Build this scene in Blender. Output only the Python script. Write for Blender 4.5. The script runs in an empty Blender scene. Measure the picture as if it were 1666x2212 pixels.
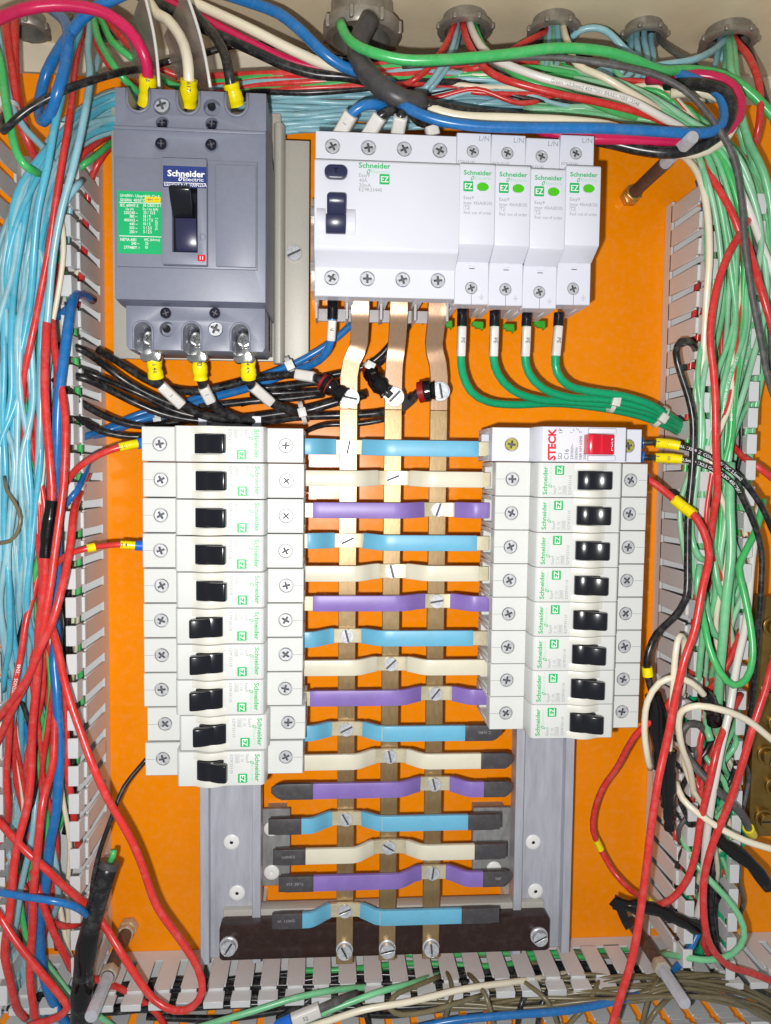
import bpy, bmesh, math, random
from mathutils import Vector, Matrix
from mathutils.geometry import tessellate_polygon
random.seed(7)
S = 0.001                                   # the panel is measured in millimetres
SC = bpy.context.scene
COL = SC.collection
# ---------------------------------------------------------------- camera (panel axes: X right, Y up, H out of the plate)
F, CX, CY, VX, VY, DIST, ROLL = 1663.5, 833.0, 1106.0, 722.0, 1000.0, 480.0, math.radians(0.5)
_a = Vector((VX-CX, CY-VY, -F)).normalized()
CAM = Matrix.Rotation(ROLL, 3, 'Z') @ _a.rotation_difference(Vector((0, 0, -1))).to_matrix()
W3 = Matrix(((1, 0, 0), (0, 0, -1), (0, 1, 0)))      # panel (X,Y,H) -> world
def wv(p): return (p[0]*S, -p[2]*S, p[1]*S)
def P(u, v, h):
    "panel point at height h over the plate that the photograph shows at (u, v)"
    d = CAM @ Vector(((u-CX)/F, (CY-v)/F, -1))
    t = (DIST-h)/-d.z
    return Vector((d.x*t, d.y*t, h))
cd = bpy.data.cameras.new('camera'); cam = bpy.data.objects.new('camera', cd); COL.objects.link(cam)
cam.matrix_world = Matrix.Translation(wv((0, 0, DIST))) @ (W3 @ CAM).to_4x4()
cd.sensor_fit = 'VERTICAL'; cd.sensor_height = 24; cd.lens = 24*F/2212; cd.clip_start = 0.01; cd.clip_end = 20
SC.camera = cam
# ---------------------------------------------------------------- light: the phone's flash beside the lens, a dim room
wd = bpy.data.worlds.new('World'); SC.world = wd; wd.use_nodes = True
bg = wd.node_tree.nodes['Background']; bg.inputs[0].default_value = (0.93, 0.97, 1.0, 1); bg.inputs[1].default_value = 0.32
ld = bpy.data.lights.new('phone_flash', 'AREA'); ld.shape = 'DISK'; ld.size = 0.007; ld.energy = 2.05; ld.color = (1.0, 0.985, 0.97)
fl = bpy.data.objects.new('phone_flash', ld); COL.objects.link(fl)
fl.matrix_world = Matrix.Translation(wv((-15, -15, DIST-4))) @ (W3 @ CAM).to_4x4()
vs = SC.view_settings; vs.view_transform = 'Standard'; vs.look = 'None'; vs.exposure = 0; vs.gamma = 1; vs.use_curve_mapping = False
SC.cycles.max_bounces = 6; SC.cycles.use_denoising = True
# ---------------------------------------------------------------- materials
MATS = {}
def lin(c): return tuple((x/255)**2.2 for x in c)
def mat(name, rgb, rough=0.4, metal=0.0, vary=0.12, scale=60.0, bump=0.0, bscale=600.0, coat=0.0, stretch=None, dust=0.0, trans=0.0, alpha=1.0, spec=0.5, aniso=0.0):
    m = bpy.data.materials.new(name); m.use_nodes = True; nt = m.node_tree; N = nt.nodes; L = nt.links
    b = N['Principled BSDF']; c = lin(rgb)
    tc = N.new('ShaderNodeTexCoord'); mp = N.new('ShaderNodeMapping'); L.new(tc.outputs['Object'], mp.inputs['Vector'])
    if stretch: mp.inputs['Scale'].default_value = stretch
    nz = N.new('ShaderNodeTexNoise'); nz.inputs['Scale'].default_value = scale; nz.inputs['Detail'].default_value = 6; nz.inputs['Roughness'].default_value = 0.65
    L.new(mp.outputs['Vector'], nz.inputs['Vector'])
    rp = N.new('ShaderNodeValToRGB'); rp.color_ramp.elements[0].position = 0.32; rp.color_ramp.elements[1].position = 0.68
    rp.color_ramp.elements[0].color = (*[x*(1-vary) for x in c], 1); rp.color_ramp.elements[1].color = (*[min(1, x*(1+vary*0.6)) for x in c], 1)
    L.new(nz.outputs['Fac'], rp.inputs['Fac']); out = rp.outputs['Color']
    if dust:
        n2 = N.new('ShaderNodeTexNoise'); n2.inputs['Scale'].default_value = 210; n2.inputs['Detail'].default_value = 8; n2.inputs['Roughness'].default_value = 0.7
        L.new(tc.outputs['Object'], n2.inputs['Vector'])
        r2 = N.new('ShaderNodeValToRGB'); r2.color_ramp.elements[0].position = 0.48; r2.color_ramp.elements[1].position = 0.74
        r2.color_ramp.elements[0].color = (0, 0, 0, 1); r2.color_ramp.elements[1].color = (dust, dust, dust, 1)
        L.new(n2.outputs['Fac'], r2.inputs['Fac'])
        mx = N.new('ShaderNodeMixRGB'); L.new(r2.outputs['Color'], mx.inputs['Fac']); L.new(out, mx.inputs['Color1']); mx.inputs['Color2'].default_value = (0.62, 0.6, 0.56, 1)
        out = mx.outputs['Color']
        ad = N.new('ShaderNodeMath'); ad.operation = 'MULTIPLY_ADD'; L.new(r2.outputs['Color'], ad.inputs[0]); ad.inputs[1].default_value = 0.6; ad.inputs[2].default_value = rough
        L.new(ad.outputs[0], b.inputs['Roughness'])
    else: b.inputs['Roughness'].default_value = rough
    L.new(out, b.inputs['Base Color'])
    b.inputs['Metallic'].default_value = metal; b.inputs['Coat Weight'].default_value = coat; b.inputs['Coat Roughness'].default_value = 0.08
    b.inputs['Specular IOR Level'].default_value = spec
    b.inputs['Transmission Weight'].default_value = trans; b.inputs['Alpha'].default_value = alpha
    if aniso: b.inputs['Anisotropic'].default_value = aniso
    if bump:
        n3 = N.new('ShaderNodeTexNoise'); n3.inputs['Scale'].default_value = bscale; n3.inputs['Detail'].default_value = 4
        L.new(mp.outputs['Vector'], n3.inputs['Vector'])
        bp = N.new('ShaderNodeBump'); bp.inputs['Strength'].default_value = bump; bp.inputs['Distance'].default_value = 0.0004
        L.new(n3.outputs['Fac'], bp.inputs['Height']); L.new(bp.outputs['Normal'], b.inputs['Normal'])
    MATS[name] = m; return m
mat('orange', (255, 144, 4), 0.2, vary=0.07, scale=14, bump=0.03, bscale=120, dust=0.07, spec=0.22)
mat('cream_paint', (234, 226, 204), 0.4, vary=0.06, scale=20, bump=0.1, bscale=500)
mat('ceiling_paint', (240, 224, 190), 0.42, vary=0.08, scale=30, bump=0.12, bscale=500)
mat('mccb_grey', (122, 125, 139), 0.42, vary=0.05, scale=300, bump=0.12, bscale=1800)
mat('mccb_dark', (102, 106, 123), 0.42, vary=0.05, scale=300)
mat('white_plastic', (210, 211, 220), 0.36, vary=0.02, scale=40, spec=0.35)
mat('warm_plastic', (205, 206, 202), 0.4, vary=0.03, scale=40, dust=0.02, spec=0.3)
mat('ivory_plastic', (210, 208, 196), 0.34, vary=0.04, scale=60)
mat('clear_grey', (176, 172, 172), 0.3, vary=0.08, scale=60)
mat('black_plastic', (24, 25, 31), 0.22, vary=0.1)
mat('navy_plastic', (44, 46, 72), 0.28, vary=0.08)
mat('blue_label', (46, 62, 122), 0.35, vary=0.04)
mat('green_label', (24, 172, 104), 0.4, vary=0.05)
mat('green_print', (36, 172, 92), 0.45, vary=0.05)
mat('pale_green_print', (150, 205, 170), 0.45, vary=0.05)
mat('green_window', (74, 186, 30), 0.2, vary=0.05)
mat('green_clip', (54, 160, 44), 0.35, vary=0.08)
mat('grey_print', (150, 150, 152), 0.5, vary=0.1)
mat('dark_print', (70, 70, 74), 0.5, vary=0.1)
mat('white_print', (238, 238, 235), 0.5, vary=0.04)
mat('red_plastic', (212, 26, 48), 0.25, vary=0.06)
mat('red_print', (205, 30, 46), 0.45, vary=0.05)
mat('yellow_label', (240, 205, 20), 0.4, vary=0.05)
mat('zinc', (210, 212, 216), 0.32, 0.45, vary=0.3, scale=500)
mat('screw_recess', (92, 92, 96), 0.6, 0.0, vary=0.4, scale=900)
mat('yellow_zinc', (200, 190, 96), 0.3, 0.6, vary=0.3, scale=500)
mat('black_steel', (40, 40, 58), 0.25, 0.5, vary=0.2)
mat('chrome', (215, 215, 212), 0.13, 1.0, vary=0.25, scale=200, bump=0.35, bscale=300)
mat('grey_sheet', (186, 182, 172), 0.5, 0.15, vary=0.06, scale=900, bump=0.15, bscale=1500)
mat('aluminium', (186, 188, 197), 0.4, 0.25, vary=0.16, scale=40, stretch=(6, 6, 0.8), bump=0.06, bscale=300, dust=0.06)
mat('steel_strap', (152, 152, 152), 0.5, 0.4, vary=0.28, scale=70, stretch=(3, 3, 1), dust=0.15)
mat('galvanised', (176, 176, 172), 0.35, 0.6, vary=0.35, scale=160, bump=0.3, bscale=300)
mat('busbar_brass', (158, 132, 94), 0.32, 0.5, vary=0.16, scale=260, stretch=(3, 3, 0.7), bump=0.06, bscale=700, dust=0.05)
mat('bare_copper', (200, 190, 160), 0.42, 0.3, vary=0.16, scale=150)
mat('rose_brass', (180, 146, 118), 0.3, 0.6, vary=0.1, scale=260, stretch=(3, 3, 0.7), bump=0.08, bscale=700)
mat('brass_bar', (146, 116, 62), 0.34, 0.75, vary=0.3, scale=90, bump=0.2, bscale=150)
mat('bakelite', (48, 28, 22), 0.36, vary=0.12, scale=40, dust=0.03)
mat('pvc_grey', (214, 215, 215), 0.42, vary=0.04, scale=60, dust=0.04)
mat('rivet_white', (232, 231, 228), 0.4, vary=0.04)
mat('rod_brown', (98, 82, 76), 0.55, 0.35, vary=0.35, scale=120, bump=0.3, dust=0.15)
mat('rod_bright', (214, 214, 220), 0.28, 0.5, vary=0.2, scale=120)
mat('yellow_brass', (206, 178, 110), 0.3, 0.8, vary=0.25, scale=200)
mat('dusty_nut', (196, 184, 162), 0.5, 0.3, vary=0.25, scale=200, dust=0.2)
mat('gland_zinc', (158, 153, 144), 0.42, 0.6, vary=0.3, scale=120, bump=0.35, bscale=240, dust=0.1)
mat('barrier', (158, 148, 142), 0.2, vary=0.3, scale=60, trans=0.3, alpha=0.62)
mat('sleeve_blue', (102, 172, 202), 0.38, vary=0.1, scale=40, dust=0.06)
mat('sleeve_cream', (214, 208, 186), 0.4, vary=0.07, scale=40, dust=0.03)
mat('sleeve_purple', (130, 106, 176), 0.4, vary=0.12, scale=40, dust=0.06)
mat('heat_shrink', (70, 67, 69), 0.4, vary=0.2, scale=120, bump=0.3, bscale=250, dust=0.06)
mat('tape_black', (24, 23, 24), 0.16, vary=0.2, bump=1.0, bscale=120)
mat('tape_yellow', (246, 224, 10), 0.28, vary=0.08, scale=150, bump=0.5, bscale=170)
mat('tape_red', (150, 30, 30), 0.3, vary=0.2, bump=0.3)
mat('marker_white', (218, 214, 208), 0.3, vary=0.06, scale=120)
mat('tie_white', (214, 214, 206), 0.3, vary=0.06)
mat('ferrule_blue', (36, 110, 214), 0.25, vary=0.15, scale=200)
def cab(n, c, dust=0.1, rough=0.27, vary=0.12): mat(n, c, rough, vary=vary, scale=45, bump=0.12, bscale=220, dust=dust)
cab('w_crimson', (206, 34, 86), 0.03); cab('w_red', (214, 56, 52), 0.14, vary=0.18); cab('w_sky', (142, 192, 204), 0.3, vary=0.2); cab('w_aqua', (84, 178, 204), 0.2, vary=0.15)
cab('w_blue', (36, 112, 180), 0.08); cab('w_mint', (150, 208, 168), 0.25, vary=0.2); cab('w_green', (120, 200, 144), 0.26, vary=0.2); cab('w_leaf', (72, 188, 102), 0.16); cab('w_pe', (18, 160, 108), 0.02, vary=0.08)
cab('w_cream', (238, 228, 202), 0.03, vary=0.08); cab('w_black', (34, 34, 36), 0.12, vary=0.25); cab('w_grey', (84, 82, 80), 0.2, 0.5); cab('w_olive', (120, 110, 82), 0.08, vary=0.2)
cab('w_white', (232, 228, 220), 0.05, vary=0.06); cab('w_beige', (206, 196, 170), 0.08)
# ---------------------------------------------------------------- mesh building
class MB:
    def __init__(s): s.v = []; s.f = []
    def add(s, vs, fs):
        o = len(s.v); s.v += [tuple(p) for p in vs]; s.f += [tuple(i+o for i in f) for f in fs]; return s
    def box(s, x0, x1, y0, y1, h0, h1):
        return s.add([(x0,y0,h0),(x1,y0,h0),(x1,y1,h0),(x0,y1,h0),(x0,y0,h1),(x1,y0,h1),(x1,y1,h1),(x0,y1,h1)],
                     [(3,2,1,0),(4,5,6,7),(0,1,5,4),(1,2,6,5),(2,3,7,6),(3,0,4,7)])
    def slab(s, outer, h0, h1, holes=()):
        "solid plate with that outline; holes = [(outline, depth)] sunk from its top"
        n = len(outer); vs = [(x, y, h0) for x, y in outer]+[(x, y, h1) for x, y in outer]
        fs = [tuple(range(n-1, -1, -1))]+[(i, (i+1) % n, n+(i+1) % n, n+i) for i in range(n)]
        if not holes: fs.append(tuple(range(n, 2*n)))
        else:
            loops = [[Vector((x, y, 0)) for x, y in outer]]+[[Vector((x, y, 0)) for x, y in h] for h, d in holes]
            idx = list(range(n, 2*n))
            for h, d in holes:
                o = len(vs); m = len(h); vs += [(x, y, h1) for x, y in h]+[(x, y, h1-d) for x, y in h]
                idx += list(range(o, o+m)); fs += [(o+i, o+m+i, o+m+(i+1) % m, o+(i+1) % m) for i in range(m)]
                if h1-d > h0+1e-6: fs.append(tuple(range(o+m, o+2*m)))
            fs += [tuple(idx[i] for i in t) for t in tessellate_polygon(loops)]
        return s.add(vs, fs)
    def exx(s, prof, x0, x1):
        "profile of (y, h) points extruded along x"
        n = len(prof)
        return s.add([(x0, y, h) for y, h in prof]+[(x1, y, h) for y, h in prof],
                     [tuple(range(n-1, -1, -1)), tuple(range(n, 2*n))]+[(i, (i+1) % n, n+(i+1) % n, n+i) for i in range(n)])
    def exy(s, prof, y0, y1):
        n = len(prof)
        return s.add([(x, y0, h) for x, h in prof]+[(x, y1, h) for x, h in prof],
                     [tuple(range(n-1, -1, -1)), tuple(range(n, 2*n))]+[(i, (i+1) % n, n+(i+1) % n, n+i) for i in range(n)])
    def lathe(s, prof, cx=0, cy=0, n=24, axis='h'):
        "profile of (radius, height); axis h or y"
        vs = []; m = len(prof)
        for r, h in prof:
            for k in range(n):
                a = 2*math.pi*k/n; c, d = r*math.cos(a), r*math.sin(a)
                vs.append((cx+c, cy+d, h) if axis == 'h' else (cx+c, h, cy+d))
        fs = [(i*n+k, i*n+(k+1) % n, (i+1)*n+(k+1) % n, (i+1)*n+k) for i in range(m-1) for k in range(n)]
        return s.add(vs, fs+[tuple(range(n-1, -1, -1)), tuple(range((m-1)*n, m*n))])
    def sweep(s, pts, prof):
        "ribbon: closed profile of (a across, b out) swept along points; a is sideways in the panel plane"
        n = len(prof); vs = []
        for i, p in enumerate(pts):
            t = (pts[min(i+1, len(pts)-1)]-pts[max(i-1, 0)]).normalized()
            side = Vector((0, 0, 1)).cross(t)
            side = side.normalized() if side.length > 0.05 else Vector((0, 1, 0))
            up = t.cross(side).normalized()
            vs += [p+side*a+up*b for a, b in prof]
        m = len(pts)
        return s.add(vs, [(i*n+k, i*n+(k+1) % n, (i+1)*n+(k+1) % n, (i+1)*n+k) for i in range(m-1) for k in range(n)]+[tuple(range(n-1, -1, -1)), tuple(range((m-1)*n, m*n))])
    def tube(s, pts, r, n=10, flat=None):
        m = len(pts); R = r if callable(r) else (lambda t: r)
        t0 = (pts[1]-pts[0]).normalized(); u = t0.orthogonal().normalized(); vs = []
        for i, p in enumerate(pts):
            t = (pts[min(i+1, m-1)]-pts[max(i-1, 0)]).normalized()
            u = (u-t*u.dot(t)); u = u.normalized() if u.length > 1e-6 else t.orthogonal().normalized()
            w = t.cross(u); rr = R(i/(m-1))
            for k in range(n):
                a = 2*math.pi*k/n; vs.append(p+(u*math.cos(a)+w*math.sin(a))*rr)
        fs = [(i*n+k, i*n+(k+1) % n, (i+1)*n+(k+1) % n, (i+1)*n+k) for i in range(m-1) for k in range(n)]
        return s.add(vs, fs+[tuple(range(n-1, -1, -1)), tuple(range((m-1)*n, m*n))])
    def mesh(s, name, m, bevel=0, seg=2, smooth=False, recalc=True):
        bm = bmesh.new(); bv = [bm.verts.new(wv(p)) for p in s.v]
        for f in s.f:
            try: bm.faces.new([bv[i] for i in f])
            except ValueError: pass
        if recalc: bmesh.ops.recalc_face_normals(bm, faces=bm.faces)
        if bevel:
            es = [e for e in bm.edges if len(e.link_faces) == 2 and e.calc_face_angle(0) > 0.5]
            bmesh.ops.bevel(bm, geom=es, offset=bevel*S, segments=seg, profile=0.5, affect='EDGES', clamp_overlap=True)
        me = bpy.data.meshes.new(name); bm.to_mesh(me); bm.free()
        if smooth or bevel:
            me.shade_smooth()
            if not (smooth is True): me.set_sharp_from_angle(angle=math.radians(40))
        me.materials.append(MATS[m]); return me
def put(name, me, parent=None, loc=(0, 0, 0), rot=0.0):
    o = bpy.data.objects.new(name, me); COL.objects.link(o)
    o.location = wv(loc); o.rotation_euler = (0, -rot, 0)
    if parent: o.parent = parent
    return o
def part(name, mb, m, parent=None, loc=(0, 0, 0), rot=0.0, **k): return put(name, mb.mesh(name, m, **k), parent, loc, rot)
def tag(o, label=None, cat=None, group=None, kind=None):
    for k, x in (('label', label), ('category', cat), ('group', group), ('kind', kind)):
        if x: o[k] = x
    return o
def thing(name, label, cat, loc=(0, 0, 0), rot=0.0, group=None):
    return tag(put(name, None, None, loc, rot), label, cat, group)
def copy_tree(o, parent=None):
    c = o.copy(); COL.objects.link(c)
    if parent: c.parent = parent
    for ch in list(o.children): copy_tree(ch, c)
    return c
def circ(cx, cy, r, n=24, a0=0.0, a1=2*math.pi): return [(cx+r*math.cos(a0+(a1-a0)*k/n), cy+r*math.sin(a0+(a1-a0)*k/n)) for k in range(n)]
def rect(x0, x1, y0, y1): return [(x0, y0), (x1, y0), (x1, y1), (x0, y1)]
def rrect(x0, x1, y0, y1, r, n=5):
    out = []
    for cx, cy, a in ((x1-r, y0+r, -90), (x1-r, y1-r, 0), (x0+r, y1-r, 90), (x0+r, y0+r, 180)):
        out += [(cx+r*math.cos(math.radians(a+90*k/n)), cy+r*math.sin(math.radians(a+90*k/n))) for k in range(n+1)]
    return out
# lettering: flat print 0.05 mm thick, laid just over the surface it is printed on
_TXT = {}
def text_data(s, bold=0.0, shear=0.0):
    k = (s, bold, shear)
    if k not in _TXT:
        cu = bpy.data.curves.new('t', 'FONT'); cu.body = s; cu.size = 1; cu.resolution_u = 2; cu.offset = bold; cu.shear = shear
        o = bpy.data.objects.new('t', cu); COL.objects.link(o)
        me = bpy.data.meshes.new_from_object(o.evaluated_get(bpy.context.evaluated_depsgraph_get()))
        vs = [(v.co.x, v.co.y) for v in me.vertices]; fs = [tuple(p.vertices) for p in me.polygons]
        bpy.data.objects.remove(o); bpy.data.meshes.remove(me); bpy.data.curves.remove(cu)
        xs = [v[0] for v in vs]; x0, x1 = min(xs), max(xs)
        _TXT[k] = ([(x-x0, y) for x, y in vs], fs, x1-x0)
    return _TXT[k]
def text(s, x, y, h, size=None, width=None, bold=0.0, shear=0.0, align='l', mb=None, sx=1.0, rot=0.0):
    "adds print to a builder: cap height = size (mm) or total width"
    vs, fs, w = text_data(s, bold, shear)
    ky = size/0.69 if size else width/w
    kx = width/w if (width and size) else ky*sx
    o = 0 if align == 'l' else (-w*kx/2 if align == 'c' else -w*kx)
    mb = mb or MB(); c, d = math.cos(rot), math.sin(rot)
    q = [(px*kx+o, py*ky) for px, py in vs]
    mb.add([(x+a*c-b*d, y+a*d+b*c, h) for a, b in q], fs); return mb
def print_part(mb, m, parent, name='lettering'):
    return put(name, mb.mesh(name, m, recalc=False), parent)
def screw_mesh(name, m, r, slot='cross', h=1.2, washer=0):
    a = r*0.16; b = r*0.66
    hole = [(a,a),(a,b),(-a,b),(-a,a),(-b,a),(-b,-a),(-a,-a),(-a,-b),(a,-b),(a,-a),(b,-a),(b,a)] if slot == 'cross' else rect(-r*0.93, r*0.93, -r*0.13, r*0.13)
    mb = MB().slab(circ(0, 0, r, 28), 0, h, [(hole[::-1], min(h*0.8, r*0.55))])
    me = mb.mesh(name, m, bevel=r*0.08, seg=1); me.materials.append(MATS['screw_recess'])  # second, darker colour paints shade into the slot so the cross reads
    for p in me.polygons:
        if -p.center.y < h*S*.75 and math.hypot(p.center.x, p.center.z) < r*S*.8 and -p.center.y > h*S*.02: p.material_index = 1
    return me
def screw(me, x, y, h, parent, name='screw'):
    return put(name, me, parent, (x, y, h), random.uniform(0, math.pi))
# ================================================================ setting
def plate():
    o = part('mounting_plate', MB().box(-262, 330, -420, 226, -2, 0), 'orange')
    tag(o, 'glossy orange steel mounting plate behind everything', None, None, 'structure')
    b = part('back_wall', MB().box(-400, 480, -500, 262, -34, -32), 'cream_paint'); tag(b, 'cream painted back of the cabinet above the orange plate', None, None, 'structure')
    c = part('ceiling', MB().box(-400, 480, 260, 264, -31.9, 160), 'ceiling_paint'); tag(c, 'beige painted roof of the cabinet', None, None, 'structure')
plate()
# ================================================================ wiring ducts with slotted walls
def duct_finger_mesh(hh, L=10.6, lip=6.6):
    q = hh-13
    m = MB().exx([(0, 8), (1.4, 8), (1.4, q), (0, q)], -L/2, L/2)
    m.exx([(-.9, q), (1.7, q), (1.7, q+4), (-.9, q+4)], -L/2+.9, L/2-.9)
    m.exx([(.5, q+4), (.9, hh), (lip, hh), (lip, hh-1.4), (2.2, hh-1.4), (1.9, q+4)], -L/2-.3, L/2+.3)
    return m.mesh('finger', 'pvc_grey', bevel=0.3, seg=1)
def duct(label, walls, base, hh_mesh, pitch):
    d = thing('wiring_duct', label, 'cable duct', (base[0], base[2], 0), 0, 'slotted grey wiring ducts')
    part('base', MB().box(0, base[1]-base[0], 0, base[3]-base[2], 0.3, 1.8), 'pvc_grey', d, (0, 0, 0))
    for (x, y, ang, length) in walls:          # wall runs from (x, y) along ang; inward is to its left
        lx, ly = x-base[0], y-base[2]
        part('side_wall', MB().box(0, length, 0, 1.4, 1.8, 9.5), 'pvc_grey', d, (lx, ly, 0), ang)
        n = int(length/pitch)
        for k in range(n):
            t = (k+.5)*pitch
            put('finger', hh_mesh, d, (lx+math.cos(ang)*t, ly+math.sin(ang)*t, 0), ang)
    return d
H90 = math.pi/2
f57 = duct_finger_mesh(57); f48 = duct_finger_mesh(48, 10.8, 5.0)
duct('grey slotted wiring duct full of light blue and red wires, left of the big breaker',
     [(-138, -306, H90, 484), (-186, 178, -H90, 484)], (-186, -138, -306, 178), f57, 15.6)
duct('grey slotted wiring duct full of green wires, right of the red-handled breaker',
     [(206, 162, -H90, 467), (240, -305, H90, 467)], (206, 240, -305, 162), f57, 14.8)
duct('grey slotted wiring duct along the bottom under the brown bar',
     [(330, -311, math.pi, 560), (-230, -342, 0, 560)], (-230, 330, -342, -311), f48, 15.6)
# ================================================================ DIN rails and brackets
def rail(label, cx, y0, y1, grp='upright aluminium mounting rails'):
    r = thing('mounting_rail', label, 'rail', (cx, y0, 0), 0, grp); L = y1-y0
    pr = [(-17.6, 26), (-17.6, 38), (-12.5, 38), (-12.5, 31.5), (12.5, 31.5), (12.5, 38), (17.6, 38), (17.6, 26), (16.2, 26), (16.2, 36.4), (13.9, 36.4), (13.9, 30), (-13.9, 30), (-13.9, 36.4), (-16.2, 36.4), (-16.2, 26)]
    part('profile', MB().exy(pr, 0, L), 'aluminium', r, bevel=0.25, seg=1)
    part('standoff', MB().box(-10, 10, 12, 32, 0, 29.9), 'aluminium', r)
    part('standoff', MB().box(-10, 10, L-40, L-20, 0, 29.9), 'aluminium', r)
    return r
rivet_me = MB().lathe([(4.6, 0), (4.6, .5), (4.1, .9), (2.4, 1.0), (2.2, 1.3), (1.3, 1.4), (1.1, 1.3), (.9, .5)], n=24).mesh('rivet', 'rivet_white', smooth='auto')
hole_shade_me = MB().lathe([(1.0, 0), (1.0, .3), (.8, .4)], n=12).mesh('hole_shade', 'black_steel')  # dark disc painted as the shade in the rivet's centre hole
rl = rail('upright aluminium rail carrying the ten white breakers, lower end bare', -59, -296, 26)
rr = rail('upright aluminium rail carrying the nine breakers with the red-handled one', 127, -296, 20)
for r, xs in ((rl, ((500, 1821), (512, 1931))), (rr, ((1153, 1821), (1158, 1927)))):
    for u, v in xs:
        p = P(u, v, 33); q0 = (p.x-(-59 if r is rl else 127), p.y+296, 31.5); o = put('rivet', rivet_me, r, q0); put('hole_shade', hole_shade_me, o, (0, 0, .6))
def hrail():
    r = thing('horizontal_rail', 'short horizontal metal rail behind the white earth leakage switch', 'rail', (-14, 125, 0))
    part('profile', MB().exx([(-17.5, 26), (-17.5, 38), (-12.5, 38), (-12.5, 31.5), (12.5, 31.5), (12.5, 38), (17.5, 38), (17.5, 26), (16, 26), (16, 36.5), (14, 36.5), (14, 30), (-14, 30), (-14, 36.5), (-16, 36.5), (-16, 26)], 0, 150), 'galvanised', r)
    part('foot', MB().box(0, 9, -26, 26, 0, 26), 'galvanised', r)
    part('foot', MB().box(135, 144, -26, 26, 0, 26), 'galvanised', r)
hrail()
def strap_plate(label, u0, v0, u1, v1, rivets):
    a, b = P(u0, v1, 22), P(u1, v0, 22)
    t = thing('strap_plate', label, 'bracket', (a.x, a.y, 0), 0, 'dark steel plates beside the busbars')
    part('plate', MB().box(0, b.x-a.x, 0, b.y-a.y, 20, 22), 'steel_strap', t, bevel=.3, seg=1)
    part('standoff', MB().box(3, b.x-a.x-3, 6, b.y-a.y-6, 0, 19.9), 'steel_strap', t)
    for u, v in rivets:
        p = P(u, v, 22); put('rivet', rivet_me, t, (p.x-a.x, p.y-a.y, 22))
strap_plate('dark steel plate with white rivets beside the left rail', 563, 1747, 627, 1914, ((587, 1790), (587, 1884)))
strap_plate('dark steel plate with one white rivet beside the right rail', 1020, 1744, 1112, 1892, ((1067, 1876),))
slot6 = screw_mesh('screw', 'zinc', 4.3, 'slot', 3.2)
def bakelite():
    a, b = P(475, 2062, 46), P(1187, 1988, 46)
    t = thing('busbar_support', 'brown bakelite bar holding the lower ends of the three busbars', 'busbar support', (-64.5, -289, 0))
    W = 194.5
    part('bar', MB().slab(rrect(0, W, 0, 21, 2.5), 36, 45, [(circ(5.5, 9, 2.6), 5)]), 'bakelite', t, bevel=.5)
    part('backing_bracket', MB().box(1, W-1, 4, 24.6, 27, 35.9), 'grey_sheet', t, bevel=.6)
    for x in (18, 180): part('standoff', MB().box(x-6, x+6, 5, 18, 0, 26.9), 'cream_paint', t)
    for x in (5.5, W-6.5):
        part('washer', MB().lathe([(5.2, 45.02), (5.2, 46.2), (4.6, 46.4), (4.4, 46.6)], x, 9.5), 'zinc', t, smooth='auto')
        screw(slot6, x, 9.5, 46.6, t)
bakelite()
# ================================================================ busbars and coloured branch straps
BX = (7.9, 32.8, 58.4)
def busbar(i, label, foot, bend):
    x = BX[i]; W = 4.9; T = 1.6
    t = thing('busbar', label, 'busbar', (x, -290, 0), 0, 'flat brass busbars')
    ys = -290
    p = [Vector((0, 0-foot, 46.8)), Vector((0, 40, 46.8)), Vector((0, 300, 46.8)), Vector((0, 320, 46.8))]
    part('bar', MB().sweep(p, [(-W, -T), (W, -T), (W, T), (-W, T)]), 'busbar_brass', t, bevel=.3, seg=1)
    dx = bend
    q = [Vector((0, 320, 46.8)), Vector((0, 338, 46.8)), Vector((dx*.25, 346, 47)), Vector((dx*.75, 352, 47.2)), Vector((dx, 357, 49)), Vector((dx, 367, 58)), Vector((dx, 371, 60)), Vector((dx, 382, 60.4))]
    part('bent_end', MB().sweep(q, [(-W, -T), (W, -T), (W, T), (-W, T)]), 'rose_brass', t, bevel=.3, seg=1)
    part('washer', MB().lathe([(4.9, 48.42), (4.9, 49.4), (4.5, 49.6), (4.3, 49.7)], 0, 8), 'zinc', t, smooth='auto')
    screw(slot6, 0, 8, 49.7, t)
    return t
busbar(0, 'brass busbar nearest the ten-breaker column, bending to the left switch outlet', 1.5, 5.5)
busbar(1, 'middle brass busbar of the three upright bars', 0, 1.5)
busbar(2, 'brass busbar nearest the nine-breaker column', 0, -3.5)
slotS = screw_mesh('screw', 'zinc', 3.9, 'slot', 1.6)
ROWS = [(967,0),(1033,1),(1103,2),(1170,0),(1237,1),(1303,2),(1377,0),(1440,1),(1505,2),(1578,0),(1640,1),(1707,2),(1778,0),(1842,1),(1910,2),(1978,0)]
BOLT = [965,1031,1099,1167,1233,1298,1373,1434,1499,1574,1634,1696,1768,1831,1889,1966]
ENDS = [(654,1034),(654,1044),(676,1056),(664,1030),(656,1034),(676,1056),(650,1022),(650,1056),(670,1056),(650,1008),(645,1042),(673,1048),(648,1014),(657,1028),(674,1046),(650,1000)]
TIPS = {9:(None,1084),10:(578,1108),11:(586,1106),12:(580,1080),13:(590,1092),14:(602,1104),15:(588,1078)}
CN = ('sleeve_blue', 'sleeve_cream', 'sleeve_purple'); CW = ('blue', 'cream', 'purple')
ORD = ('topmost', 'second', 'third', 'fourth', 'fifth', 'lowest')
PRN = {9: [('r', 'C (4.80)')], 10: [('l', 'ng  TUBE')], 13: [('l', 'E204071')], 14: [('l', 'TUBE  E20'), ('r', '(88)')], 15: [('l', '204071  W')]}
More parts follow.
